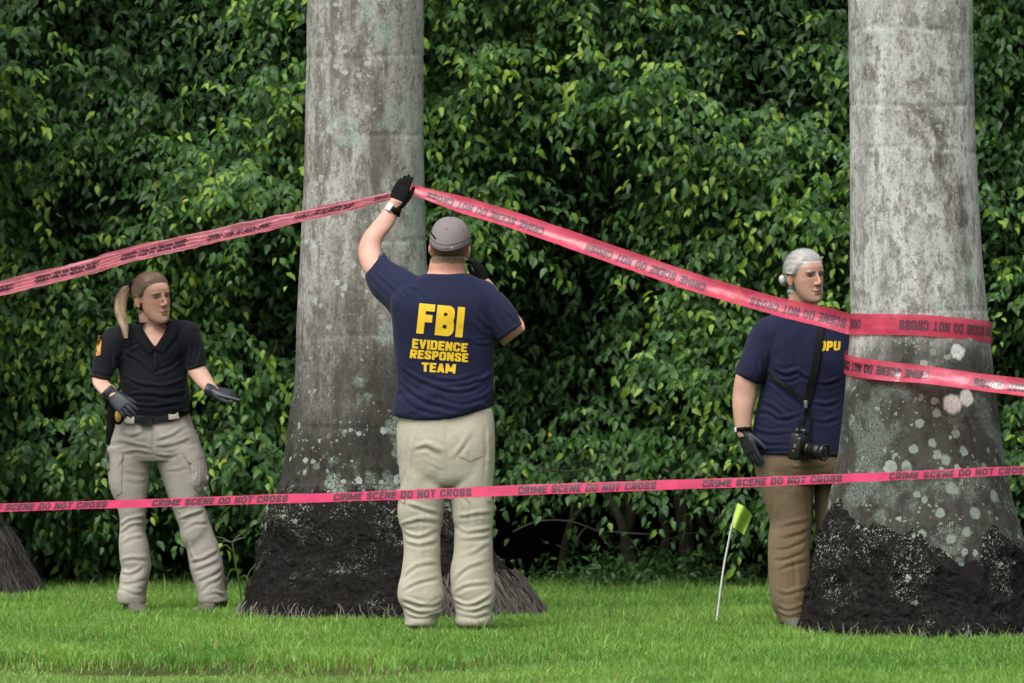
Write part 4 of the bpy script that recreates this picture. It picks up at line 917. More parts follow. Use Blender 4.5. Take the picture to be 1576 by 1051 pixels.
man_folds = [([q(60, 470), q(110, 580), q(260, 690), q(480, 770), q(660, 750), q(810, 650)], 3.6, .010), ([q(70, 600), q(150, 730), q(320, 840), q(560, 905), q(730, 860), q(810, 760)], 3.8, .010), ([q(480, 730), q(620, 715), q(740, 680), q(830, 610)], 3.2, .009),
    ([q(110, 760), q(230, 880), q(380, 930), q(560, 935)], 3.2, .007), ([q(520, 860), q(640, 850), q(760, 800), q(810, 720)], 3.2, .009), ([q(300, 640), q(420, 690), q(560, 690), q(700, 640)], 3.2, .006), ([q(600, 400), q(700, 420), q(800, 430)], 2.8, .006), ([q(560, 375), q(660, 395), q(790, 380)], 2.5, .005),
    ([q(660, 180), q(720, 260), q(800, 330)], 3, .006), ([q(700, 130), q(760, 210), q(820, 270)], 3, .006), ([q(620, 230), q(690, 310), q(790, 370)], 3, .005), ([q(120, 10), q(180, 60), q(230, 110)], 3.5, .008), ([q(40, -20), q(100, 40), q(170, 100)], 3.5, .008), ([q(190, -10), q(250, 30), q(300, 90)], 3.2, .007),
    ([q(-60, -110), q(-10, -60), q(40, -10), q(90, 60)], 3, .007), ([q(-110, -80), q(-60, -40), q(0, 60)], 3, .006), ([q(-80, 10), q(-20, 60), q(40, 150)], 3, .006), ([q(800, 80), q(850, 190), q(890, 260)], 3.5, .007), ([q(840, 100), q(905, 190), q(960, 250)], 3, .006), ([q(760, 130), q(830, 260), q(870, 330)], 3, .006),
    ([(571, 433), (585, 412), (597, 393)], 1.2, -.004), ([(759, 517), (778, 509), (797, 491)], 1.2, -.004), ([q(75, 955), q(300, 985), q(520, 995), q(700, 965)], 1.4, -.003), ([(655, 425), (688, 428.5), (717, 425)], 1.3, -.004), ([(744, 437), (757, 468), (762, 500)], 1.5, -.004), ([(621, 434), (614, 462), (612, 494)], 1.5, -.003)]
shirt, bvh = garment('shirt', g, .006, 9, man_folds, M['navy'], man, (.11, .06, 3, lambda x, y: .45 + .6 * sstep(550, 610, y) + .5 * sstep(640, 600, x) * sstep(500, 460, y)))
letters('lettering', [('FBI', (640.6, 512.8), (711.5, 519.5), (645.5, 466.5), (716, 473), .25)], bvh, M['yellow'], shirt)
letters('lettering', [('EVIDENCE', (634, 536), (718.5, 542), (635, 521), (720, 528.5), .235), ('RESPONSE', (630.5, 551), (720, 557.5), (632, 537.5), (721, 544), .235), ('TEAM', (649, 571.5), (700.5, 575), (649, 557.5), (702, 560.5), .235)], bvh, M['yellow'], shirt, grid=4)
# trousers
g = Geo()
g.loft([(614, 628, 757, 628, D, .108), (611, 655, 760.5, 650, D, .120), (611, 682, 762, 682, D, .132), (613, 712, 762, 708, D, .128), (614, 735, 761, 735, D, .115), (616, 748, 760, 748, D, .09)], 32, 2.5)
g.loft([(614, 705, 694, 705, D, .112), (616, 740, 693, 742, D, .108), (615, 756, 689, 758, D, .102), (613, 768, 685, 768, D, .098), (611, 785, 681, 788, D, .092), (613, 806, 678, 808, D, .086), (618, 820, 677.5, 822, D, .083), (620, 845, 678, 845, D, .083), (618, 875, 678, 872, D, .085), (613.5, 905, 681, 900, D, .090), (614, 922, 684, 920, D, .094), (619, 934, 682, 934, D, .092), (621, 942, 682, 942, D, .09), (622, 949, 674, 949, D, .085), (622.5, 963, 671, 963, D, .083)], 30, 2.3)
g.loft([(686, 705, 762, 705, D, .112), (688, 742, 760, 740, D, .108), (692, 757, 759.5, 756, D, .102), (694, 768, 760, 768, D, .098), (697, 790, 761, 788, D, .092), (699, 808, 759, 808, D, .086), (699, 825, 757.5, 825, D, .083), (698, 850, 758.5, 848, D, .083), (694, 875, 760, 872, D, .085), (694, 900, 762, 900, D, .090), (695, 920, 762.5, 918, D, .094), (698, 932, 760, 934, D, .092), (700, 942, 758, 940, D, .09), (702, 949, 759, 948, D, .085), (702.5, 963, 757, 962, D, .083)], 30, 2.3)
q = lambda x, y: (540 + x / 2.3875, 540 + y / 2.3875)
tr_folds = [([q(352, 258), q(356, 380), q(358, 500)], 2.2, -.012), ([q(225, 360), q(280, 350), q(345, 385)], 5, .012), ([q(250, 330), q(300, 345), q(350, 375)], 3, .007), ([q(365, 400), q(410, 350), q(440, 300)], 4, .009), ([q(385, 310), q(415, 350), q(425, 400)], 3, .007), ([q(230, 275), q(215, 380), q(205, 500)], 4, .009), ([q(500, 270), q(505, 360), q(500, 480)], 4, .007), ([q(270, 400), q(320, 430), q(350, 430)], 3, .006), ([q(400, 520), q(440, 560), q(450, 620)], 4, .008),
    ([q(200, 560), q(260, 580), q(330, 600)], 3.5, .008), ([q(180, 640), q(250, 620), q(335, 630)], 4, .010), ([q(185, 665), q(250, 680), q(330, 650)], 3.2, .010), ([q(190, 700), q(260, 710), q(330, 690)], 4, .006), ([q(190, 830), q(240, 790), q(325, 775)], 4, .009), ([q(185, 880), q(250, 850), q(330, 830)], 3.5, .008), ([q(178, 905), q(240, 930), q(300, 935), q(355, 905)], 3, .013), ([q(185, 930), q(260, 960), q(350, 935)], 2.6, .013), ([q(195, 965), q(260, 978), q(320, 962)], 2.2, .009),
    ([q(375, 640), q(430, 665), q(520, 650)], 3.5, .010), ([q(380, 610), q(450, 600), q(525, 590)], 3.5, .007), ([q(385, 690), q(450, 690), q(515, 675)], 4, .007), ([q(390, 760), q(450, 740), q(515, 700)], 4, .006), ([q(365, 860), q(420, 800), q(500, 770)], 4, .010), ([q(365, 895), q(430, 860), q(525, 850)], 3.5, .009), ([q(362, 905), q(420, 935), q(480, 920), q(532, 880)], 3, .013), ([q(375, 935), q(440, 955), q(528, 925)], 2.6, .013), ([q(385, 968), q(450, 978), q(525, 960)], 2.2, .009),
    ([q(180, 340), q(185, 430), q(190, 500)], 2, .006), ([q(420, 520), q(425, 700), q(440, 850)], 3, .005), ([q(260, 560), q(255, 720), q(265, 860)], 3, .005)]
tro, bvt = garment('trousers', g, .0056, 6, tr_folds, M['khaki'], man, (.06, .05, 6, lambda x, y: .45 + .5 * np.exp(-((y - 815) / 32) ** 2) + .55 * sstep(860, 925, y) + .3 * np.exp(-((y - 745) / 25) ** 2)))
piece('pocket_flap', [[q(172, 505), q(200, 515), q(196, 560), q(172, 545)]], bvt, M['khaki'], tro, .007, .006)
piece('pocket_flap', [[q(495, 525), q(529, 518), q(530, 553), q(500, 553)]], bvt, M['khaki'], tro, .007, .006)
piece('seat_pocket', [[q(390, 300), q(480, 290), q(485, 385), q(440, 405), q(395, 385)]], bvt, M['khaki'], tro, .003, .003)
piece('belt', [[(745, 610), (760, 603), (761.5, 623), (748, 629)]], bvt, M['black'], man, .012, .010)
# body: one surface from head to feet, most of it under the clothes
hc = P(692.5, 382, D + .02); Mh = head_frame(hc, (0.10, 1.0, -0.02), (0.03, 0, 1)); hs = 1.03
g = Geo(); add_head(g, Mh, hs, False)
g.loft([(664, 396, 717, 396, D + .01, .062), (660, 410, 715, 408, D + .01, .064), (657, 420, 716, 420, D + .01, .066), (645, 428, 728, 428, D, .07), (615, 445, 758, 445, D, .095), (612, 490, 758, 490, D, .11), (615, 560, 752, 560, D, .10), (618, 640, 750, 640, D, .105), (622, 700, 752, 700, D, .11), (630, 740, 745, 740, D, .09)], 28, 2.2)
for xs_ in ((650, 648, 645), (725, 728, 730)): g.tube([P(xs_[0], 720, D), P(xs_[1], 820, D), P(xs_[2], 945, D)], [.07, .05, .036], 16, 6)
g.loft([(612, 476, 640, 432, D, .05), (567, 428, 586, 402, D + .18, .045), (554.5, 406, 586.5, 392, D + .24, .047), (551, 384, 587, 378, D + .28, .047), (559, 361, 592, 364, D + .30, .044), (575, 341, 603, 351, D + .33, .038), (589, 323, 611, 335, D + .36, .031), (595, 314, 616, 324, D + .37, .029), (602, 304, 622, 312, D + .37, .028)], 24, 2.1, 3)
g.loft([(742, 490, 768, 462, D, .052), (766, 522, 800, 496, D - .01, .05), (774, 532, 807.5, 509, D + .02, .048), (783, 522, 806, 496, D + .07, .044), (768, 490, 790, 474, D + .12, .04), (745, 450, 762, 440, D + .16, .03), (738, 436, 752, 428, D + .17, .027)], 24, 2.1, 3)
V, Fq = remesh(g, .0037, 3); V, L = shape_face(V, Fq, Mh, hs); inh = (np.abs(L) < .13).all(1) & (L[:, 2] > -.12)
c = skin_colour(L, (.50, .285, .215), ((.42, .17, .15), .6), ((.16, .10, .06), .6), inh)
pxv, pyv = to_px(V); arm = pxv < 625; c[arm] = c[arm] * np.array([1.02, 1.0, 1.0])
ndl = (np.hypot((L[:, 0]) / .075, 0) < 1) & (L[:, 2] < -.06) & (L[:, 1] < 0) & inh; c[ndl] *= np.array([1.06, .86, .84])
mk('body', V, Fq, M['skin'], man, True, c)
# cropped hair below the cap
hm = (L[:, 1] < .035) & (L[:, 2] > -.070 - .006 * vnoise(L * 60, 3)) & (L[:, 2] < .020) & (np.abs(L[:, 0]) < .0715) & inh & ~((np.abs(L[:, 0]) > .064) & (L[:, 1] > -.030) & (L[:, 2] < .03))
hof = .0055 * sstep(-.076, -.045, L[:, 2]); hn = vnoise(L * np.array([420, 420, 90]), 8)[:, None]; fade = sstep(-.075, -.04, L[:, 2])[:, None]
hcol = (np.array([.30, .18, .12]) * (1 - fade) + np.array([.125, .085, .052]) * fade) * (1 + .3 * hn)
shell('hair', V, Fq, hm, hof + .0008 * hn[:, 0], M['hair'], man, hcol)
# cap: panelled dome with a back strap, tilted lower at the back
S = Mh; R = []; n = 48
def cap_base(f): return .030 - .046 * max(0, -math.sin(f)) ** 1.3 - .002 * math.sin(3 * f + 1)
for k in range(24):
    t = k / 23; ring = []
    for i in range(n):
        f = 2 * math.pi * i / n; zb_ = cap_base(f); a = t * math.pi / 2 * .985; rr = math.cos(a) ** .86 * (1 - .0 * t); zz = zb_ + (.138 - zb_) * math.sin(a) ** .93
        seam = 1 - .013 * sum(math.exp(-((((f - math.pi / 2 - sm * math.pi / 3 + math.pi) % (2 * math.pi)) - math.pi) / .035) ** 2) for sm in range(6)) * (t > .22)
        ring.append(S @ Vector((.0905 * rr * seam * math.cos(f), -.006 + .121 * rr * seam * math.sin(f), zz + .0025 * vnoise(np.array([[math.cos(f) * 3, math.sin(f) * 3, t * 4]]), 2)[0])))
    R.append(ring)
g = Geo(); g.rings([[S @ ((S.inverted() @ v) * .965) for v in R[0]]] + R); cap = g.obj('cap', M['cap'], man)
capb = BVHTree.FromPolygons([tuple(v) for v in g.V], g.F)
g = Geo(); g.rings([[S @ Vector((.0918 * math.cos(2 * math.pi * i / n) * w_, -.006 + .1222 * math.sin(2 * math.pi * i / n) * w_, cap_base(2 * math.pi * i / n) + dz)) for i in range(n)] for w_, dz in ((.975, -.003), (.998, -.003), (1.0, .0), (1.0, .003), (.98, .004))], cap=False); g.obj('cap_edge', M['cap_dark'], cap)
g = Geo(); g.rings([[S @ Vector((.0905 * math.cos(2 * math.pi * i / n) * w_, -.006 + .121 * math.sin(2 * math.pi * i / n) * w_, cap_base(2 * math.pi * i / n) + dz)) for i in range(n)] for w_, dz in ((.97, .024), (1.004, .0245), (1.004, .027), (.97, .0275))], cap=False); g.obj('cap_seam', M['cap_dark'], cap)
vis = Geo(); R = []; S_z = .028
for k in range(9):
    f = math.radians(30 + 15 * k); ring = []
    for (e, dz) in ((0, 0), (1, -.012), (1, -.015), (0, -.004)): 
        r_ = 1 + e * .62 * math.sin((k) / 8 * math.pi) ** .7; ring.append(S @ Vector((.086 * math.cos(f) * (1 + .1 * e), .102 * math.sin(f) * r_, S_z + dz)))
    R.append(ring)
vis.rings(R); vis.obj('visor', M['cap'], cap)
for ex_, ey_ in ((687, 352), (713, 353.5)):
    h, nn = hit(capb, ex_, ey_)
    if h: Geo().ball(h, (.0042, .003, .0042), None, 12).obj('eyelet', M['cap_dark'], cap)
h, nn = hit(capb, 696, 381.5)
if h: Geo().ball(h, (.004, .002, .003), None, 10).obj('button', M['silver'], cap)
pts = [hit(capb, *p_)[0] for p_ in ((662.5, 356), (664, 359), (667, 363), (670, 367))]; pts = [p_ - Vector((0, .004, 0)) for p_ in pts if p_]
if len(pts) > 1: Geo().tube([P(660, 351, D + .0)] + pts, [.0035] * (len(pts) + 1), 8, 3).obj('sunglasses_arm', M['black'], cap)
# gloves and watch
hv, hf = hand(P(608.5, 318, D + .37), (20, 0.03 * 347, 60), (-.38, -.92, -.02), -1, (.10, .13, .18, .24), -.035, .98, .93, .34, .30, .04, (.034, .030)); mk('glove', hv, hf, M['knit'], man)
hv, hf = hand(P(746, 440, D + .17), (-14, 0.02 * 347, 50), (.75, -.5, .1), 1, (.5, .55, .6, .65), -.02, .95, 1, .5, .6, .075, (.038, .03)); mk('glove', hv, hf, M['knit'], man)
wc = P(605, 324, D + .36); ax = (P(618, 300, D + .37) - P(590, 345, D + .34)).normalized(); nn = Vector((-.62, -.75, .1)); nn = (nn - ax * nn.dot(ax)).normalized(); ss = ax.cross(nn)
Mw = Matrix((ss, ax, nn)).transposed().to_4x4(); Mw.translation = wc
R = []
for e, r_ in ((-.011, .031), (-.011, .0345), (.011, .0345), (.011, .031)): R.append([Mw @ Vector((r_ * 1.0 * math.cos(2 * math.pi * i / 32), e, r_ * .95 * math.sin(2 * math.pi * i / 32))) for i in range(32)])
g = Geo(); g.rings(R + [R[0]], cap=False); watch = g.obj('watch', M['black'], man)
Geo().box((0, 0, .0345), (.0155, .018, .0045), Mw, .5).obj('watch_face', M['silver'], watch)
for x_ in (647, 729): shoe(man, x_, D + .03, .15 if x_ > 700 else -.15)

# ------------------------------------------------------------------ woman with ponytail at the left
D = 28.2
wl = thing('person', 'woman with blonde ponytail in black polo and dark gloves, pointing', 'person', tuple(P(250, 615, D).xy) + (G,))
g = Geo()
g.loft([(207, 499, 264, 499, D, .052), (197, 498, 276, 493, D, .075), (184, 501, 290, 494, D, .092), (178, 513, 299, 508, D, .105), (178, 540, 296, 535, D, .118), (181, 565, 289.5, 560, D, .124), (184, 590, 288.5, 588, D - .02, .118), (189, 612, 290, 610, D - .02, .116), (191, 630, 291, 628, D - .01, .12), (190, 645, 292, 640, D, .118)], 34, 2.4)
g.loft([(188, 498, 210, 548, D, .092), (166, 507, 198, 550, D - .01, .088), (153, 521, 188, 556, D - .04, .080), (145, 545, 179, 568, D - .08, .073), (140, 580, 169.5, 586.5, D - .12, .064)], 26, 2.2)
g.loft([(262, 546, 283, 494, D, .092), (273, 550, 303, 501, D - .01, .086), (281, 558, 314, 527, D - .02, .078), (286, 570, 318, 556, D - .05, .066), (287, 571.5, 317, 563, D - .055, .062)], 26, 2.2)
q = lambda x, y: (100 + x / 3.503, 380 + y / 3.503)
vee = [(216, 498), (219, 508), (238.5, 536.5), (256, 509), (260, 497), (240, 480)]
pf = [([q(290, 560), q(380, 600), q(480, 690)], 3.5, .007), ([q(640, 600), q(560, 660), q(490, 680)], 3.5, .007), ([q(320, 700), q(420, 740), q(560, 745), q(660, 700)], 3.5, .007), ([q(330, 800), q(440, 790), q(560, 800), q(665, 770)], 3.5, .008), ([q(340, 850), q(480, 860), q(660, 830)], 3, .006), ([q(230, 480), q(260, 580), q(265, 690)], 3.5, .007), ([q(180, 560), q(220, 620), q(250, 700)], 3, .006), ([q(660, 470), q(670, 560), q(655, 650)], 3.5, .007), ([q(720, 480), q(730, 560), q(700, 640)], 3, .006), ([q(485, 545), q(478, 610), q(480, 680)], 1.3, -.004), ([q(410, 520), q(340, 560), q(290, 620)], 3, .005), ([(141, 573), (156, 577), (171, 579)], 1.2, -.004), ([(287, 562), (302, 561), (317, 554)], 1.2, -.004)]
def cutv(V, N): 
    px, py = to_px(V); return in_poly(px, py, vee) & (N[:, 1] < .25)
polo, bvp = garment('shirt', g, .006, 9, pf, M['polo'], wl, (.11, .06, 9, None), cutv)
piece('collar', [[(209, 494), (218, 497), (223, 510), (239.5, 535), (229, 545), (208, 518)]], bvp, M['polo'], polo, .010, .006, 4); piece('collar', [[(238.2, 536), (254, 509), (260, 493), (271, 499), (271, 517), (250, 542)]], bvp, M['polo'], polo, .010, .006, 4)
piece('placket', [[(236, 538), (242, 538), (241, 570), (235.5, 570)]], bvp, M['polo'], polo, .005, .004, 5)
for y_ in (547, 557.5):
    h, _ = hit(bvp, 238.8, y_)
    if h: Geo().ball(h - Vector((0, .006, 0)), (.0055, .003, .0055), None, 12).obj('button', M['plastic'], polo)
piece('sleeve_patch', [[(151.5, 516), (157, 517), (154.5, 546), (148, 548), (147, 540)]], bvp, M['orange'], polo, .004, .003, 4); piece('patch_emblem', [[(152.5, 520), (155.5, 521), (153.3, 541), (149.3, 541)]], bvp, M['gold'], polo, .006, .002, 4)
# trousers
g = Geo()
g.loft([(177, 641, 291, 634, D, .112), (175, 655, 294, 648, D, .12), (169, 676, 302, 668, D, .128), (165.5, 698, 310, 692, D, .118), (166, 712, 312, 708, D, .10)], 32, 2.4)
g.loft([(165, 688, 237, 690, D, .108), (164.5, 703, 234, 706, D, .106), (166, 727, 231, 726, D, .098), (171, 752, 229, 752, D, .092), (178, 771, 228, 770, D, .086), (182, 795, 226, 794, D, .082), (182, 815, 225, 815, D, .081), (182, 842, 229, 840, D, .082), (183.5, 862, 231.5, 862, D, .083), (184, 885, 230.5, 883, D, .085), (182, 910, 226.5, 908, D, .09), (182, 919, 225, 918, D, .09), (182.5, 930, 224, 929, D, .086)], 28, 2.3)
g.loft([(235, 692, 308, 686, D, .108), (237, 705, 313, 700, D, .106), (245, 725, 318.5, 717, D, .1), (251, 744, 321.5, 738, D, .097), (256, 760, 317, 752, D, .092), (262, 778, 313, 772, D, .087), (268, 796, 317, 790, D, .083), (276, 818, 326, 812, D, .081), (284.5, 842, 334, 834, D, .081), (291, 866, 341.5, 856, D, .083), (296, 884, 345, 878, D, .085), (303, 904, 347, 897, D, .088), (306, 917, 349.5, 914, D, .09), (307, 929, 350, 926, D, .086)], 28, 2.3)
q = lambda x, y: (130 + x / 3.186, 620 + y / 3.186)
tf = [([q(335, 100), q(338, 170), q(336, 240)], 1.8, -.009), ([q(150, 145), q(230, 160), q(320, 130)], 3, .008), ([q(140, 185), q(230, 200), q(330, 225)], 3.2, .009), ([q(170, 250), q(250, 235), q(330, 245)], 3.2, .009), ([q(345, 185), q(430, 155), q(505, 105)], 3, .008), ([q(345, 215), q(440, 200), q(530, 170)], 3.2, .008), ([q(345, 245), q(410, 260), q(480, 240)], 3.2, .009), ([q(180, 330), q(250, 345), q(320, 345)], 3.5, .006), ([q(390, 330), q(450, 330), q(510, 310)], 3, .005),
    ([q(190, 350), q(185, 420), q(180, 470)], 2.5, .006), ([q(195, 370), q(250, 390), q(310, 370)], 3, .005), ([q(160, 600), q(230, 570), q(315, 555)], 3.2, .010), ([q(165, 640), q(220, 600), q(300, 590)], 3.2, .010), ([q(168, 700), q(230, 660), q(300, 650)], 4, .006), ([q(165, 780), q(230, 760), q(325, 770)], 3.5, .010), ([q(170, 830), q(230, 830), q(290, 800)], 3, .009), ([q(170, 905), q(240, 930), q(300, 925)], 2.6, .010), ([q(180, 880), q(240, 880), q(310, 850)], 3, .007),
    ([q(440, 520), q(520, 500), q(590, 470)], 3, .008), ([q(460, 570), q(530, 545), q(600, 530)], 3.2, .010), ([q(480, 620), q(540, 590), q(615, 580)], 3.2, .008), ([q(515, 650), q(520, 730), q(545, 790)], 3.5, .006), ([q(510, 780), q(590, 760), q(665, 715)], 3.2, .010), ([q(525, 820), q(590, 800), q(670, 760)], 3.2, .010), ([q(545, 880), q(610, 850), q(680, 800)], 3.2, .009), ([q(560, 930), q(620, 880), q(670, 850)], 3, .009), ([q(570, 950), q(630, 930), q(690, 945)], 2.6, .009), ([q(520, 320), q(560, 380), q(560, 440)], 3, .006), ([q(600, 330), q(590, 400), q(545, 440)], 3, .008)]
tl_, bvt = garment('trousers', g, .0056, 6, tf, M['stone'], wl, (.06, .05, 12, lambda x, y: .5 + .5 * np.exp(-((y - 805) / 30) ** 2) + .5 * sstep(840, 900, y) + .4 * np.exp(-((y - 690) / 25) ** 2)))
piece('pocket_flap', [[q(106, 238), q(187, 250), q(186, 272), q(163, 315), q(103, 287)]], bvt, M['stone'], tl_, .009, .007, 4); piece('pocket_flap', [[q(484, 245), q(570, 230), q(583, 268), q(520, 296), q(505, 285)]], bvt, M['stone'], tl_, .009, .007, 4)
piece('cargo_pocket', [[q(108, 290), q(165, 315), q(185, 275), q(180, 440), q(150, 460), q(128, 420)]], bvt, M['stone'], tl_, .004, .004, 5, .006); piece('cargo_pocket', [[q(520, 296), q(583, 270), q(610, 370), q(595, 430), q(560, 440), q(530, 400)]], bvt, M['stone'], tl_, .006, .006, 5, .012)
piece('belt', [[(177, 645), (200, 650), (232, 652), (265, 648), (291, 637), (291.5, 627), (265, 636), (232, 640), (200, 639), (178, 635)]], bvt, M['black'], wl, .012, .010, 5); belt = wl.children[-1]
comb = bvt
for pl_ in ([(191, 641), (207, 641.5), (206, 652), (191.5, 651)], [(259, 637), (274, 634), (276, 643.5), (260, 646)]): piece('belt_loop', [pl_], comb, M['stone'], tl_, .018, .010, 6)
piece('buckle', [[(214, 641), (235, 641), (234, 655), (216, 655)]], comb, M['black'], belt, .022, .010, 6)
g = Geo(); g.box((0, 0, 0), (.020, .030, .095), Matrix.Translation(P(170.5, 655, D - .03)) @ Matrix.Rotation(.04, 4, 'Y'), .5); g.box((0, 0, 0), (.015, .026, .05), Matrix.Translation(P(172, 622, D - .02)) @ Matrix.Rotation(.15, 4, 'Y'), .5); g.obj('holster', M['black'], belt)
bc = P(182, 641, D - .135); g = Geo(); g.ball(bc, (.026, .010, .042), None, 20); bk = g.obj('badge_holder', M['black'], belt); g = Geo(); g.ball(bc - Vector((0, .007, -.002)), (.016, .006, .030), None, 20); g.obj('badge', M['gold'], belt)
# body
fwd, upv = (.60, -.79, -.02), (-.16, .02, 1); hs = 1.03; hc = P(235.5, 460, D - .07); Mh = head_frame(hc, fwd, upv)
g = Geo(); add_head(g, Mh, hs, True)
g.loft([(213, 478, 250, 482, D - .02, .05), (214, 490, 252, 494, D - .02, .052), (215, 502, 256, 503, D - .01, .056), (205, 512, 268, 509, D - .005, .07), (192, 520, 284, 516, D - .005, .09), (188, 540, 286, 536, D - .005, .11), (190, 570, 280, 566, D - .005, .105), (196, 620, 284, 616, D, .10), (185, 660, 290, 655, D, .105), (176, 700, 300, 694, D, .10)], 28, 2.25)
g.tube([P(200, 690, D), P(205, 800, D), P(204, 915, D)], [.07, .045, .035], 16, 6); g.tube([P(275, 690, D), P(296, 800, D), P(328, 915, D)], [.07, .042, .035], 16, 6)
g.loft([(172, 515, 196, 540, D - .02, .045), (146, 556, 173, 568, D - .1, .044), (141.5, 580, 167.5, 584, D - .13, .041), (143.5, 592, 170, 590, D - .17, .038), (151.5, 603, 176, 595, D - .22, .033), (161, 609.5, 178.5, 600, D - .265, .026), (167, 613, 181, 605, D - .28, .022)], 22, 2.1)
g.loft([(280, 540, 302, 510, D - .01, .045), (286, 560, 315, 548, D - .05, .044), (289, 573, 316, 563, D - .07, .041), (299, 588, 324, 576, D - .11, .037), (312, 600, 331, 590, D - .16, .030), (321, 605, 335, 595, D - .19, .025), (327, 607, 339, 598, D - .20, .021)], 22, 2.1)
V, Fq = remesh(g, .0036, 3); V, L = shape_face(V, Fq, Mh, hs); inh = (np.abs(L) < .13).all(1) & (L[:, 2] > -.118)
c = skin_colour(L, (.50, .295, .215), ((.36, .13, .11), .75), ((.035, .022, .014), .8), inh); hb = (sstep(-.009, .003, line_l(L)) * .85 * inh * (L[:, 2] > -.07) * (np.abs(L[:, 0]) < .066))[:, None]; c = c * (1 - hb) + np.array((.10, .068, .04)) * (1 + .25 * vnoise(L * 300, 2)[:, None]) * hb; mk('body', V, Fq, M['skin'], wl, True, c); eyes(Mh, hs, wl, (.08, .07, .05))
# hair drawn back to a ponytail tied at the back of the head
def swept_hair(V, Fq, L, parent, colf, line, thick, tie, seed, ridge=.0016, earz=-.004):
    hz = line(L); m = (hz > 0) & (L[:, 2] > -.072); m &= ~((np.abs(L[:, 0]) > .064) & (L[:, 1] > -.030) & (L[:, 1] < .02) & (L[:, 2] < .022 + earz) & (L[:, 2] > -.045))
    a = L - np.array(tie); ax = nrm(np.array([0, .8, .45])); u = nrm(np.cross(ax, [1.0, 0, 0])); ang = np.arctan2(a @ u, a[:, 0]); rad = np.linalg.norm(a, axis=1)
    st = vnoise(np.stack([np.cos(ang) * 16, np.sin(ang) * 16, rad * 6], 1), seed) * .6 + vnoise(np.stack([np.cos(ang) * 38, np.sin(ang) * 38, rad * 8], 1), seed + 4) * .4
    off = .0007 + thick * (1 - .65 * sstep(.02, .07, L[:, 1])) * sstep(0, .034, hz) + ridge * st * sstep(0, .02, hz)
    col = colf(L, st, ang, rad); o, Vs, Fs = shell('hair', V, Fq, m, off, M['hair'], parent, col)
    A = np.array(Mh); R3 = A[:3, :3] * hs; c0 = R3 @ np.array([0, -.012, .025]) + A[:3, 3]; tw = R3 @ np.array(tie) + A[:3, 3]; bv = BVHTree.FromPolygons([tuple(v) for v in Vs], Fs.tolist()); g_ = np.random.default_rng(seed + 70); SV = []; SF = []; SC_ = []; cm_ = col.mean(0)
    rim = np.nonzero(m & (hz < .02) & (L[:, 2] > -.05))[0]; alls = np.nonzero(m & (L[:, 2] > -.05))[0]
    for k in range(850):
        p0 = V[g_.choice(rim if k % 3 else alls)]; d0 = nrm(p0 - c0); d1 = nrm(tw - c0); lift = g_.uniform(.0003, .0016) + (.006 * g_.random() if k % 9 == 0 else 0); pts = []; wob = g_.normal(0, .05, 3); n_ = 11
        if d0 @ d1 < -.55 and k % 2: d0 = nrm(d0 + .3 * np.array([0, 0, 1.0]))
        for q_ in range(n_):
            t = q_ / (n_ - 1); dd = nrm(d0 * (1 - t) + d1 * t + np.array([0, 0, .28]) * t * (1 - t) * (d0[2] > -.2) + wob * t * (1 - t)); h = bv.ray_cast(Vector(c0), Vector(dd))
            if h[0] is None: break
            pts.append(np.array(h[0]) + dd * (.0004 + lift * math.sin(min(1, t * 1.6 + .1) * math.pi * .6)))
        if len(pts) < 5: continue
        P_ = np.array(pts); T_ = nrm(np.gradient(P_, axis=0)); W_ = nrm(np.cross(T_, P_ - c0)) * g_.uniform(.0004, .0010); b = len(SV); cc = cm_ * g_.uniform(.72, 1.38)
        for a_, w_ in zip(P_, W_): SV += [a_ - w_, a_ + w_]; SC_ += [cc, cc]
        SF += [(b + 2 * q_, b + 2 * q_ + 1, b + 2 * q_ + 3, b + 2 * q_ + 2) for q_ in range(len(pts) - 1)]
    mk('hair_strands', np.array(SV), SF, M['hair'], o, True, np.array(SC_), 'stuff'); return o, Vs, Fs
def col_l(L, st, ang, rad):
    dark = np.array([.07, .046, .028]); lite = np.array([.25, .17, .10]); f = np.clip(.32 + .75 * st + .25 * sstep(.02, -.08, L[:, 1]), 0, 1)[:, None]; return dark * (1 - f) + lite * f
hair, _, _ = swept_hair(V, Fq, L, wl, col_l, line_l, .013, (0, -.095, .03), 3)
def strands(name, parent, path, rad, n, mat, c0, c1, seed, taper=1.0, w=.0032):
    """a lock: many narrow ribbons following one path"""
    g_ = np.random.default_rng(seed); A = catmull(np.array([tuple(p) for p in path]), np.linspace(0, len(path) - 1, 22)); Rr = np.interp(np.linspace(0, 1, 22), np.linspace(0, 1, len(rad)), rad); V = []; Fc = []; C = []
    for k in range(n):
        a = g_.uniform(0, 2 * np.pi); rr = math.sqrt(g_.random()); ln = int(g_.integers(15, 23)); c = np.array(c0) + (np.array(c1) - np.array(c0)) * g_.random(); ph = g_.uniform(0, 6); b = len(V); ww = w * g_.uniform(.6, 1.3)
        for s in range(ln):
            o = np.array([math.cos(a), math.sin(a) * .8, .25 * math.sin(a)]) * Rr[s] * rr + np.array([.003 * math.sin(s * .5 + ph), 0, 0]); e = np.array([math.sin(a), -math.cos(a), 0]) * ww * (1 if s < ln - 4 else (ln - s) / 5)
            e = e + np.array([ww * .6 * math.copysign(1, e[0] if abs(e[0]) > 1e-6 else 1), 0, 0])
            V.append(A[s] + o - e); V.append(A[s] + o + e); C += [c * (1 + .5 * sstep(12, 22, s)), c * (1 + .5 * sstep(12, 22, s))]
        for s in range(ln - 1): i = b + 2 * s; Fc.append((i, i + 1, i + 3, i + 2))
    return mk(name, np.array(V), Fc, mat, parent, True, np.array(C))
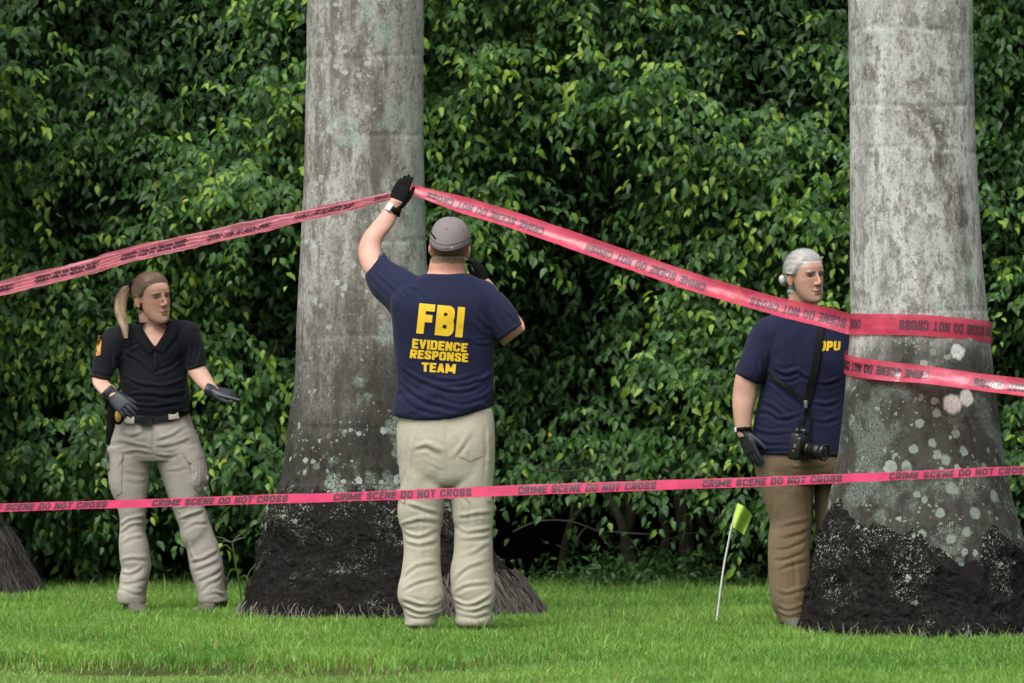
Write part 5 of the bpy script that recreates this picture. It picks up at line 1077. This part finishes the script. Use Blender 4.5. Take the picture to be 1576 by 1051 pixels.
strands('ponytail', wl, [P(206, 440, D + .02), P(197, 439.5, D + .03), P(188.5, 453, D + .02), P(185, 471, D - .03), P(187, 489, D - .10), P(191.5, 505, D - .135), P(193.5, 520, D - .15)], [.012, .022, .029, .029, .023, .015, .006], 380, M['hair'], (.075, .05, .03), (.27, .19, .11), 5)
g = Geo(); g.tube([P(204, 435, D + .02), P(201.5, 444, D + .03)], [.017, .017], 12, 2); g.obj('hair_tie', M['black'], wl)
strands('hair_lock', wl, [Mh @ Vector((.066, .034, .044)) , Mh @ Vector((.074, .012, .022)), Mh @ Vector((.077, -.02, .026)), Mh @ Vector((.06, -.07, .03))], [.003, .004, .004, .003], 26, M['hair'], (.12, .08, .05), (.28, .2, .12), 8, w=.0012)
hv, hf = hand(P(172, 607.5, D - .275), (38, -.05 * 313, -36), (-.2, -.9, .35), 1, (.12, .14, .18, .24), .05, .96, .90, .35, .1, .035, (.036, .032)); mk('glove', hv, hf, M['nitrile'], wl)
hv, hf = hand(P(328.5, 601.5, D - .20), (45, -.03 * 313, -10), (.1, -.50, .85), -1, (-.02, .45, .6, .7), .05, .96, .95, .30, .4, .04, (.035, .031)); mk('glove', hv, hf, M['nitrile'], wl)
shoe(wl, 205, D - .02, math.pi - .3, .95); shoe(wl, 330, D - .02, math.pi + .5, .95)

# ------------------------------------------------------------------ grey-haired woman at the right, partly behind the palm
D = 26.35
wr = thing('person', 'grey haired woman in navy shirt and brown trousers half hidden by the palm', 'person', tuple(P(1240, 615, D).xy) + (G,))
g = Geo()
g.loft([(1206, 478, 1272, 478, D, .06), (1196, 482, 1290, 481, D, .085), (1180, 489, 1308, 487, D, .105), (1170, 500, 1318, 498, D, .118), (1167, 525, 1322, 522, D, .14), (1169, 555, 1322, 552, D, .152), (1173, 580, 1320, 578, D, .15), (1169, 610, 1318, 608, D, .138), (1162, 640, 1318, 640, D, .14), (1158, 665, 1319, 665, D, .146), (1157, 685, 1319, 685, D, .15), (1159, 699, 1318, 704, D, .15)], 36, 2.4)
g.loft([(1190, 487, 1222, 552, D, .112), (1168, 494, 1205, 556, D - .01, .102), (1153, 517, 1192, 566, D - .02, .093), (1140.5, 547, 1179, 582, D - .04, .083), (1131, 574.5, 1168.5, 593, D - .05, .074)], 26, 2.2)
g.loft([(1288, 545, 1318, 492, D, .09), (1305, 560, 1345, 520, D + .03, .085), (1318, 590, 1352, 575, D + .04, .075)], 24, 2.2)
q = lambda x, y: (1120 + x / 5.255, 560 + y / 5.255)
wf = [([q(300, 95), q(430, 190), q(560, 300)], 3, .008), ([q(380, 40), q(470, 85), q(580, 50)], 4, .011), ([q(340, 75), q(480, 130), q(640, 60)], 3, .006), ([q(210, 330), q(310, 310), q(400, 370), q(480, 450)], 3.5, .009), ([q(190, 420), q(300, 380), q(440, 440), q(570, 410)], 3.5, .008), ([q(190, 500), q(320, 560), q(480, 550)], 3.5, .008), ([q(200, 580), q(330, 640), q(470, 640)], 3.2, .007), ([q(220, 660), q(340, 690), q(480, 690)], 2.2, .005), ([q(700, 130), q(800, 160), q(900, 120)], 3.5, .008), ([q(690, 300), q(790, 330), q(880, 300)], 3.5, .006), ([q(680, 440), q(780, 470), q(880, 430)], 3.5, .006),
    ([(1172, 500), (1177, 530), (1180, 560)], 3, .007), ([(1158, 525), (1168, 550), (1170, 580)], 3, .006), ([(1200, 500), (1215, 540), (1220, 560)], 4, .005), ([(1190, 490), (1180, 520), (1183, 560)], 1.6, -.004), ([(1225, 565), (1240, 580), (1260, 570)], 3.5, .008), ([(1132, 567), (1150, 578), (1170, 586)], 1.2, -.004), ([(1160, 692), (1200, 695), (1250, 697)], 1.2, -.004)]
sr, bvs = garment('shirt', g, .0062, 9, wf, M['navy'], wr, (.11, .06, 15, None))
letters('lettering', [('OPU', (1259.5, 540.5), (1293, 539), (1262, 524.5), (1294, 525), .24)], bvs, M['yellow'], sr, grid=4)
g = Geo()
g.loft([(1161, 688, 1318, 688, D, .138), (1160, 705, 1317, 705, D, .14), (1162, 722, 1316, 722, D, .135), (1165, 745, 1314, 745, D, .11)], 32, 2.4)
g.loft([(1163, 725, 1256, 725, D, .118), (1168, 748, 1254, 748, D, .112), (1174, 768, 1251, 770, D, .104), (1181, 787, 1250.5, 790, D, .098), (1186, 806, 1250, 808, D, .093), (1184, 828, 1248, 828, D, .09), (1183.5, 848, 1247, 848, D, .088), (1184, 880, 1246, 878, D, .088), (1185.5, 905, 1245, 905, D, .09), (1188, 925, 1243, 925, D, .09), (1193, 942, 1240, 942, D, .088), (1199, 954, 1235, 954, D, .083), (1200, 959, 1233, 959, D, .08)], 28, 2.3)
D2 = D + .08
g.loft([(1254, 725, 1314, 725, D2, .112), (1254, 770, 1308, 770, D2, .1), (1255, 810, 1303, 810, D2, .09), (1256, 860, 1302, 860, D2, .085), (1256, 920, 1303, 920, D2, .088), (1258, 956, 1300, 956, D2, .085)], 24, 2.3)
q = lambda x, y: (1090 + x / 2.84, 600 + y / 2.84)
wtf = [([q(215, 300), q(240, 360), q(250, 420)], 2.5, .006), ([q(290, 400), q(300, 480), q(290, 560)], 4, .007), ([q(278, 600), q(340, 590), q(450, 560)], 3.5, .007), ([q(275, 650), q(350, 640), q(447, 600)], 3.2, .007), ([q(275, 690), q(350, 685), q(440, 640)], 3.2, .007), ([q(275, 740), q(350, 730), q(430, 690)], 3.5, .006), ([q(290, 790), q(360, 760), q(435, 740)], 3.5, .007), ([q(330, 690), q(328, 820), q(332, 950)], 2, -.005), ([q(380, 720), q(390, 800), q(395, 900)], 4, .008), ([q(280, 860), q(340, 890), q(430, 860)], 3.5, .007), ([q(285, 930), q(350, 960), q(430, 930)], 3, .006), ([q(300, 970), q(350, 985), q(400, 975)], 2.4, .007), ([q(340, 330), q(420, 340), q(540, 320)], 4, .006), ([q(420, 420), q(445, 500), q(450, 570)], 3, .006)]
tw, bvt = garment('trousers', g, .0056, 6, wtf, M['brown'], wr, (.055, .05, 18, lambda x, y: .45 + .6 * sstep(780, 850, y)))
# body
hs = 1.0; hc = P(1240, 427, D - .07); Mh = head_frame(hc, (.56, -.82, -.03), (-.09, 0, 1))
g = Geo(); add_head(g, Mh, hs, True)
g.loft([(1214, 448, 1256, 450, D - .01, .052), (1213, 462, 1258, 464, D - .01, .056), (1210, 474, 1262, 474, D, .06), (1198, 484, 1284, 484, D, .075), (1180, 500, 1308, 498, D, .10), (1176, 540, 1310, 540, D, .12), (1178, 600, 1308, 600, D, .115), (1172, 650, 1308, 650, D, .12), (1170, 700, 1306, 700, D, .12), (1180, 740, 1300, 740, D, .10)], 28, 2.25)
g.tube([P(1208, 720, D), P(1216, 820, D), P(1218, 945, D)], [.08, .055, .04], 16, 6); g.tube([P(1280, 720, D2), P(1280, 820, D2), P(1280, 945, D2)], [.07, .05, .036], 16, 6)
g.loft([(1170, 505, 1200, 540, D - .02, .05), (1142, 555, 1172, 572, D - .05, .049), (1131.5, 580, 1166, 592, D - .06, .048), (1127.5, 606, 1165, 608, D - .06, .047), (1127, 624, 1161.5, 622, D - .07, .044), (1129, 645, 1158, 642, D - .08, .037), (1132, 662, 1156, 658, D - .09, .029), (1136.5, 674, 1154, 670, D - .095, .024)], 22, 2.1)
g.loft([(1300, 520, 1325, 500, D + .02, .05), (1316, 580, 1346, 574, D + .06, .045), (1320, 640, 1344, 640, D + .03, .036), (1320, 668, 1340, 668, D, .03)], 18, 2.1)
V, Fq = remesh(g, .0036, 3); V, L = shape_face(V, Fq, Mh, hs); inh = (np.abs(L) < .13).all(1) & (L[:, 2] > -.118)
c = skin_colour(L, (.50, .30, .22), ((.33, .13, .11), .6), ((.075, .052, .04), .75), inh); hb = (sstep(-.009, .003, line_r(L)) * .85 * inh * (L[:, 2] > -.07) * (np.abs(L[:, 0]) < .066))[:, None]; c = c * (1 - hb) + np.array((.42, .40, .37)) * (1 + .25 * vnoise(L * 300, 2)[:, None]) * hb; mk('body', V, Fq, M['skin'], wr, True, c); eyes(Mh, hs, wr, (.06, .05, .05))
def col_r(L, st, ang, rad):
    dark = np.array([.23, .22, .205]); lite = np.array([.52, .505, .475]); f = np.clip(.62 + .6 * st, 0, 1)[:, None]; return dark * (1 - f) + lite * f
swept_hair(V, Fq, L, wr, col_r, line_r, .0135, (0, -.095, .0), 23)
bc = P(1205, 431, D + .02); g = Geo(); g.ball(bc, (.019, .022, .024), None, 22); Vb = np.array(g.V); stb = vnoise((Vb - np.array(bc)) * np.array([70, 70, 160]), 4)[:, None]; g.V = [tuple(v) for v in Vb + nrm(Vb - np.array(bc)) * stb * .003]
g.obj('bun', M['hair'], wr, col=np.array([.43, .42, .395]) * (1 + .35 * stb))
hv, hf = hand(P(1145, 668, D - .095), (24, -.02 * 336, -58), (-.72, -.68, 0), 1, (.10, .12, .16, .2), .03, .98, 1.0, .55, .25, .03, (.033, .029)); mk('glove', hv, hf, M['nitrile'], wr)
hv, hf = hand(P(1331, 668, D), (-2, 0, -50), (.9, -.3, 0), -1, (.3, .3, .35, .4), .03, .98, 1.0, .5, .3, .03, (.033, .029)); mk('glove', hv, hf, M['nitrile'], wr)
wc = P(1144.5, 661, D - .09); ax = (P(1144, 645, D - .08) - P(1146, 675, D - .09)).normalized(); nn = Vector((-1, -.2, 0)); nn = (nn - ax * nn.dot(ax)).normalized(); ss = ax.cross(nn); Mw = Matrix((ss, ax, nn)).transposed().to_4x4(); Mw.translation = wc; R = []
for e, r_ in ((-.008, .033), (-.008, .0375), (.008, .0375), (.008, .033)): R.append([Mw @ Vector((r_ * .95 * math.cos(2 * math.pi * i / 32), e, r_ * math.sin(2 * math.pi * i / 32))) for i in range(32)])
g = Geo(); g.rings(R + [R[0]], cap=False); wb = g.obj('wristband', M['black'], wr); Geo().box((0, 0, .039), (.010, .011, .004), Mw, .4).obj('watch_face', M['silver'], wb)
shoe(wr, 1217, D, math.pi - .2, .98); shoe(wr, 1280, D2, math.pi + .3, .98)

# camera hanging across her body
cb = P(1231, 687, D - .20); cm = thing('camera', 'black camera with long lens hanging at the hip of the grey haired woman', 'camera', cb)
Mc = Matrix.Translation(cb) @ Matrix.Rotation(math.radians(55), 4, 'Z') @ Matrix.Rotation(math.radians(8), 4, 'X') @ Matrix.Scale(.88, 4)
g = Geo(); g.box((0, 0, 0), (.066, .030, .070), Mc, .45); g.box((-.045, -.018, -.005), (.022, .026, .060), Mc, .6); g.box((.012, -.006, .074), (.026, .026, .022), Mc, .6); g.obj('camera_body', M['plastic'], cm)
Rl = []
for y, r in ((-.03, .040), (-.045, .041), (-.05, .038), (-.075, .039), (-.078, .042), (-.105, .042), (-.108, .038), (-.125, .039), (-.128, .044), (-.150, .045), (-.152, .041), (-.146, .036)): Rl.append([Mc @ Vector((.014 + r * math.cos(2 * math.pi * i / 32), y, -.012 + r * math.sin(2 * math.pi * i / 32))) for i in range(32)])
g = Geo(); g.rings(Rl); ln = g.obj('lens', M['plastic'], cm); Geo().ball((.014, -.143, -.012), (.034, .006, .034), Mc, 20).obj('lens_glass', M['glass'], ln)
for k_ in range(2): Geo().rings([[Mc @ Vector((.014 + r * math.cos(2 * math.pi * i / 32), y, -.012 + r * math.sin(2 * math.pi * i / 32))) for i in range(32)] for y, r in (((-.080, .0425), (-.082, .0435), (-.100, .0435), (-.102, .0425)) if k_ == 0 else ((-.054, .0385), (-.056, .0398), (-.07, .0398), (-.072, .0385)))], cap=False).obj('focus_ring', M['black'], ln)
Geo().tube([Mc @ Vector((-.042, 0, .07)), Mc @ Vector((-.042, 0, .082))], [.014, .014], 16, 2).obj('dial', M['plastic'], cm); Geo().box((-.067, -.012, .004), (.003, .008, .010), Mc, .3).obj('badge_plate', M['grey_plastic'], cm); Geo().box((-.067, -.006, -.022), (.003, .005, .004), Mc, .3).obj('badge_plate', M['grey_plastic'], cm)
def strap(pxs, w, mat, parent, bvh, off=.010, end=None):
    pts = []
    for (x, y) in pxs:
        h, n = hit(bvh, x, y); pts.append((h if h else P(x, y, D - .15)) - Vector((0, off, 0)))
    if end is not None: pts.append(end)
    A = catmull(np.array([tuple(p) for p in pts]), np.linspace(0, len(pts) - 1, (len(pts) - 1) * 5 + 1)); T = nrm(np.gradient(A, axis=0)); sd = nrm(np.cross(T, np.array([0, -1.0, 0]))) * w / 2; th = np.array([0, .0025, 0]); n = len(A); V = []
    for a, s_ in zip(A, sd): V += [a - s_, a + s_, a + s_ + th, a - s_ + th]
    Fc = [(4 * i + j, 4 * i + (j + 1) % 4, 4 * i + 4 + (j + 1) % 4, 4 * i + 4 + j) for i in range(n - 1) for j in range(4)] + [(0, 3, 2, 1), (4 * n - 4, 4 * n - 3, 4 * n - 2, 4 * n - 1)]
    return mk('strap', np.array(V), Fc, mat, parent, False)
strap([(1262, 500), (1261, 520), (1258, 545), (1252, 575), (1246, 600), (1241, 622)], .034, M['black'], cm, bvs); strap([(1184, 566), (1194, 582), (1210, 594), (1226, 608), (1238, 620)], .020, M['black'], cm, bvs)
strap([(1240, 618), (1241, 630), (1236, 645)], .012, M['black'], cm, bvs, .012, Mc @ Vector((-.05, 0, .07))); strap([(1240, 618), (1244, 632), (1247, 645)], .012, M['black'], cm, bvs, .013, Mc @ Vector((.05, 0, .07)))
Geo().box((0, 0, 0), (.008, .004, .018), Matrix.Translation(P(1240, 622, D - .165)), .3).obj('buckle', M['grey_plastic'], cm)

# ------------------------------------------------------------------ barrier tapes
def ribbon_frame(C, tilt):
    T = nrm(np.gradient(C, axis=0)); Z = np.array([0, 0, 1.0]); W = nrm(Z - T * (T @ Z)[:, None]); N = np.cross(T, W)       # N faces the camera when T runs to the right
    ca, sa = np.cos(tilt)[:, None], np.sin(tilt)[:, None]; return T, W * ca - N * sa * -1 * -1, N * ca + W * sa
def ribbon(name, C, width, tilt, mat, parent, curl=0.0, wr=0.0, pleat=0.0, seed=0, text=None, nt=15, ink=None):
    """C: centre line (n,3); width, tilt, curl, wr: scalars or arrays along it"""
    n = len(C); full = lambda v: np.broadcast_to(np.asarray(v, float), (n,)).copy(); width, tilt, curl, wr, pleat = map(full, (width, tilt, curl, wr, pleat)); T, W, N = ribbon_frame(C, tilt)
    s = np.concatenate([[0], np.cumsum(np.linalg.norm(np.diff(C, axis=0), axis=1))])
    def surf(si, t, lift=0.0):
        k = np.interp(si, s, np.arange(n)); i = np.clip(k.astype(int), 0, n - 2); f = (k - i)[:, None]; L = lambda A: A[i] * (1 - f) + A[i + 1] * f; L1 = lambda A: A[i] * (1 - f[:, 0]) + A[i + 1] * f[:, 0]
        c, w, nn, wd = L(C), L(W), L(N), L1(width)
        off = L1(curl) * (4 * t * t - .4) * wd + L1(wr) * vnoise(np.stack([si * 6, t * 1.6, 0 * t], 1), seed) + L1(wr) * .5 * vnoise(np.stack([si * 17, t * 4, 0 * t], 1), seed + 1) + L1(pleat) * np.sin(t * 26 + 2.2 * vnoise(np.stack([si * 2.2, t * 2, 0 * t], 1), seed + 2) * 2)
        return c + w * (t * wd)[:, None] + nn * (off + lift)[:, None]
    tt = np.linspace(-.5, .5, nt); Si, Tt = np.meshgrid(s, tt, indexing='ij'); V = surf(Si.ravel(), Tt.ravel()); idx = np.arange(n * nt).reshape(n, nt)
    q = np.stack([idx[:-1, :-1].ravel(), idx[1:, :-1].ravel(), idx[1:, 1:].ravel(), idx[:-1, 1:].ravel()], 1); o = mk(name, V, q, mat, parent)
    if text:
        s0, period, lw, h, flip = text; TV, TF = text_mesh('CRIME SCENE DO NOT CROSS', .23, 12, .08, .42); TV = TV * np.array([lw, h]) - np.array([0, h / 2]); a = s0
        while a < s[-1]:
            si = a + (lw - TV[:, 0] if flip else TV[:, 0]); tv = (-TV[:, 1] if flip else TV[:, 1]); keep = (si >= 0) & (si <= s[-1]); fs = [f for f in TF if keep[list(f)].all()]; a += period
            if len(fs) > 20: mk('lettering', surf(np.clip(si, 0, s[-1]), tv, .0016), fs, ink or M['ink'], o, False)
    return o, s
def path(pts, n=160): return catmull(np.array([tuple(P(*p)) for p in pts]), np.linspace(0, len(pts) - 1, n))
up = thing('barrier_tape', 'upper red crime scene tape held overhead by the man and wrapped round the pale palm', 'barrier tape', tuple(P(640, 292, 26.0)))
C = path([(-120, 472, 29.4), (0, 446, 28.9), (128, 413, 28.3), (260, 379, 27.7), (380, 353, 27.1), (480, 329, 26.6), (560, 312, 26.15), (602, 301, 25.92), (614, 297, 25.92)], 240); s_ = np.linspace(0, 1, 240)
ribbon('strand', C, .092 * (1 - .62 * sstep(.35, 1, s_)), .45, M['tape_glare'], up, .08, .007, .0075 * (1 - .4 * s_), 5, (.2, .79, .58, .44, True), 31, M['ink_pale'])
wy, wr_ = 25.5, .318; wcx = (1415.5 - CX) * wy / F
ang = np.radians(np.linspace(188, 352, 60)); arc1 = np.stack([wcx + wr_ * np.cos(ang), wy + wr_ * np.sin(ang) * .97, CH + (HY - np.interp(np.cos(ang), [-1, 0, 1], [497.5, 500.5, 510])) / F * 25.2], 1)
lead = path([(628, 292, 25.95), (642, 294.5, 25.95), (700, 313, 25.9), (800, 343.5, 25.8), (900, 378, 25.7), (1000, 413, 25.62), (1100, 446, 25.55), (1200, 474, 25.5), (1270, 489, 25.47)], 170)
C = np.vstack([lead, arc1]); s_ = np.linspace(0, 1, len(C)); kk = np.concatenate([[0], np.cumsum(np.linalg.norm(np.diff(C, axis=0), axis=1))]); Cn = np.stack([np.interp(np.linspace(0, kk[-1], 300), kk, C[:, j]) for j in range(3)], 1); s_ = np.linspace(0, 1, 300)
ribbon('strand', Cn, .05 + .036 * sstep(0, .10, s_) + .006 * sstep(.2, .5, s_), .55 * (1 - sstep(.55, .75, s_)) , M['tape'], up, .17 * (1 - sstep(.65, .8, s_)), .0035 * (1 - .7 * sstep(.75, .85, s_)), 0, 8, (.09, .79, .58, .46, True), 15, M['ink_pale'])
def wrapz(ang, z, gap): return np.stack([fxr(z) + (frr(z) * 1.012 + gap) * np.cos(ang), wy + (frr(z) * 1.012 + gap) * np.sin(ang) * .97, z], 1)
ang = np.radians(np.linspace(352, 540, 60)); arcb = wrapz(ang, CH + (HY - np.interp(ang, [ang[0], ang[-1]], [510, 557])) / F * 25.5, .006)
ang = np.radians(np.linspace(543, 612, 34)); arc2 = wrapz(ang, CH + (HY - np.interp(ang, [ang[0], ang[-1]], [559, 574])) / F * 25.25, .008)
tail = path([(1420, 576.8, 25.115), (1480, 585, 25.04), (1530, 591.5, 25.02), (1600, 600, 24.95), (1720, 615, 24.85)], 80); C = np.vstack([arcb, arc2, tail]); kk = np.concatenate([[0], np.cumsum(np.linalg.norm(np.diff(C, axis=0), axis=1))]); Cn = np.stack([np.interp(np.linspace(0, kk[-1], 320), kk, C[:, j]) for j in range(3)], 1); s_ = kk[-1] * np.linspace(0, 1, 320)
ribbon('strand', Cn, .086, .5 * sstep(1.15, 1.7, s_), M['tape'], up, .13 * sstep(1.2, 1.7, s_), .003 + .003 * np.exp(-((s_ - 1.05) / .12) ** 2), 0, 11, (.25, .79, .58, .46, True))
low = thing('barrier_tape', 'lower pink crime scene tape stretched at knee height across the whole scene', 'barrier tape', tuple(P(760, 757, 24.2)))
C = path([(-150, 786.5, 24.7), (0, 781.5, 24.55), (200, 775.5, 24.45), (400, 769, 24.35), (620, 762, 24.25), (800, 754.5, 24.2), (1000, 747.5, 24.1), (1180, 741, 24.0), (1400, 732, 23.9), (1576, 723.5, 23.8), (1720, 716, 23.7)], 420); s_ = np.linspace(0, 1, 420)
x0 = (837 + 150) / F * 24.2 - .787 * 4
ribbon('strand', C, .063, .92 + .08 * np.sin(s_ * 9), M['tape_pink'], low, .03, .0022, 0, 15, (x0, .787, .59, .76, False), 15, M['ink_pink'])

# ------------------------------------------------------------------ marker flag, seeding grass stalk
fb = P(1104, 615, 26.7); fl = thing('marker_flag', 'small lime green marker flag on a thin white wire in the grass', 'flag', (fb.x, 26.7, G))
stf = [P(1103, 956, 26.7), P(1108, 915, 26.7), P(1114, 872, 26.7), P(1122, 830, 26.7), P(1128, 803, 26.7), P(1136, 776, 26.7)]; Geo().tube(stf, [.0052, .0052, .005, .0046, .0044, .004], 8, 5).obj('staff', M['white'], fl)
A_ = np.array([(1134.5, 775), (1127.5, 811)]); Bq = np.array([(1158, 793), (1145, 823)]); V = []; Fc = []; nu, nv = 14, 12
for i in range(nu):
    for j in range(nv):
        u, v = i / (nu - 1), j / (nv - 1); p_ = (A_[0] * (1 - v) + A_[1] * v) * (1 - u) + (Bq[0] * (1 - v) + Bq[1] * v) * u + np.array([0, -4 * math.sin(u * 3.14) * (1 - v) - 3 * math.sin(u * 3.1) * v * 0]); V.append(P(p_[0], p_[1], 26.69 - .03 * math.sin(u * 4.2 + v * 1.2) - .02 * u))
n = len(V); V = V + [v + Vector((0, .0012, 0)) for v in V]; Fc = [(i * nv + j, (i + 1) * nv + j, (i + 1) * nv + j + 1, i * nv + j + 1) for i in range(nu - 1) for j in range(nv - 1)]; Fc += [tuple(x + n for x in f[::-1]) for f in Fc]
mk('flag', np.array([tuple(v) for v in V]), Fc, M['flag'], fl)
wd = thing('weed_stalk', 'tall seeding grass stalk with spread spikes beside the dark palm root', 'weed', (P(371, 615, 28.6).x, 28.6, G)); M['stalk'] = plain('stalk', (.12, .19, .045), .7, .2); M['spike'] = plain('spike', (.27, .30, .16), .8, .2)
Geo().tube([P(372, 930, 28.6), P(368, 895, 28.6), P(362, 865, 28.6), P(358, 838, 28.6), P(356.5, 834, 28.6)], [.005, .005, .0045, .004, .003], 8, 5).obj('stem', M['stalk'], wd)
Geo().tube([P(375, 915, 28.6), P(382, 885, 28.6), P(392, 870, 28.58), P(399, 860, 28.57)], [.004, .004, .0035, .003], 8, 5).obj('stem', M['stalk'], wd)
for p_ in ((378, 816), (378, 827), (333, 826), (342, 833), (338, 845)): Geo().tube([P(356.5, 835 if p_[1] < 840 else 847, 28.6), P((356 + p_[0]) / 2, (835 + p_[1]) / 2 - 1.5, 28.59), P(p_[0], p_[1], 28.58)], [.0028, .003, .0018], 6, 3).obj('seed_spike', M['spike'], wd)
for p_, q_ in (((366, 880), (345, 905)), ((369, 890), (388, 912))): Geo().tube([P(p_[0], p_[1], 28.6), P((p_[0] + q_[0]) / 2, min(p_[1], q_[1]) - 3, 28.58), P(q_[0], q_[1], 28.56)], [.003, .004, .0015], 6, 4).obj('blade', M['stalk'], wd)
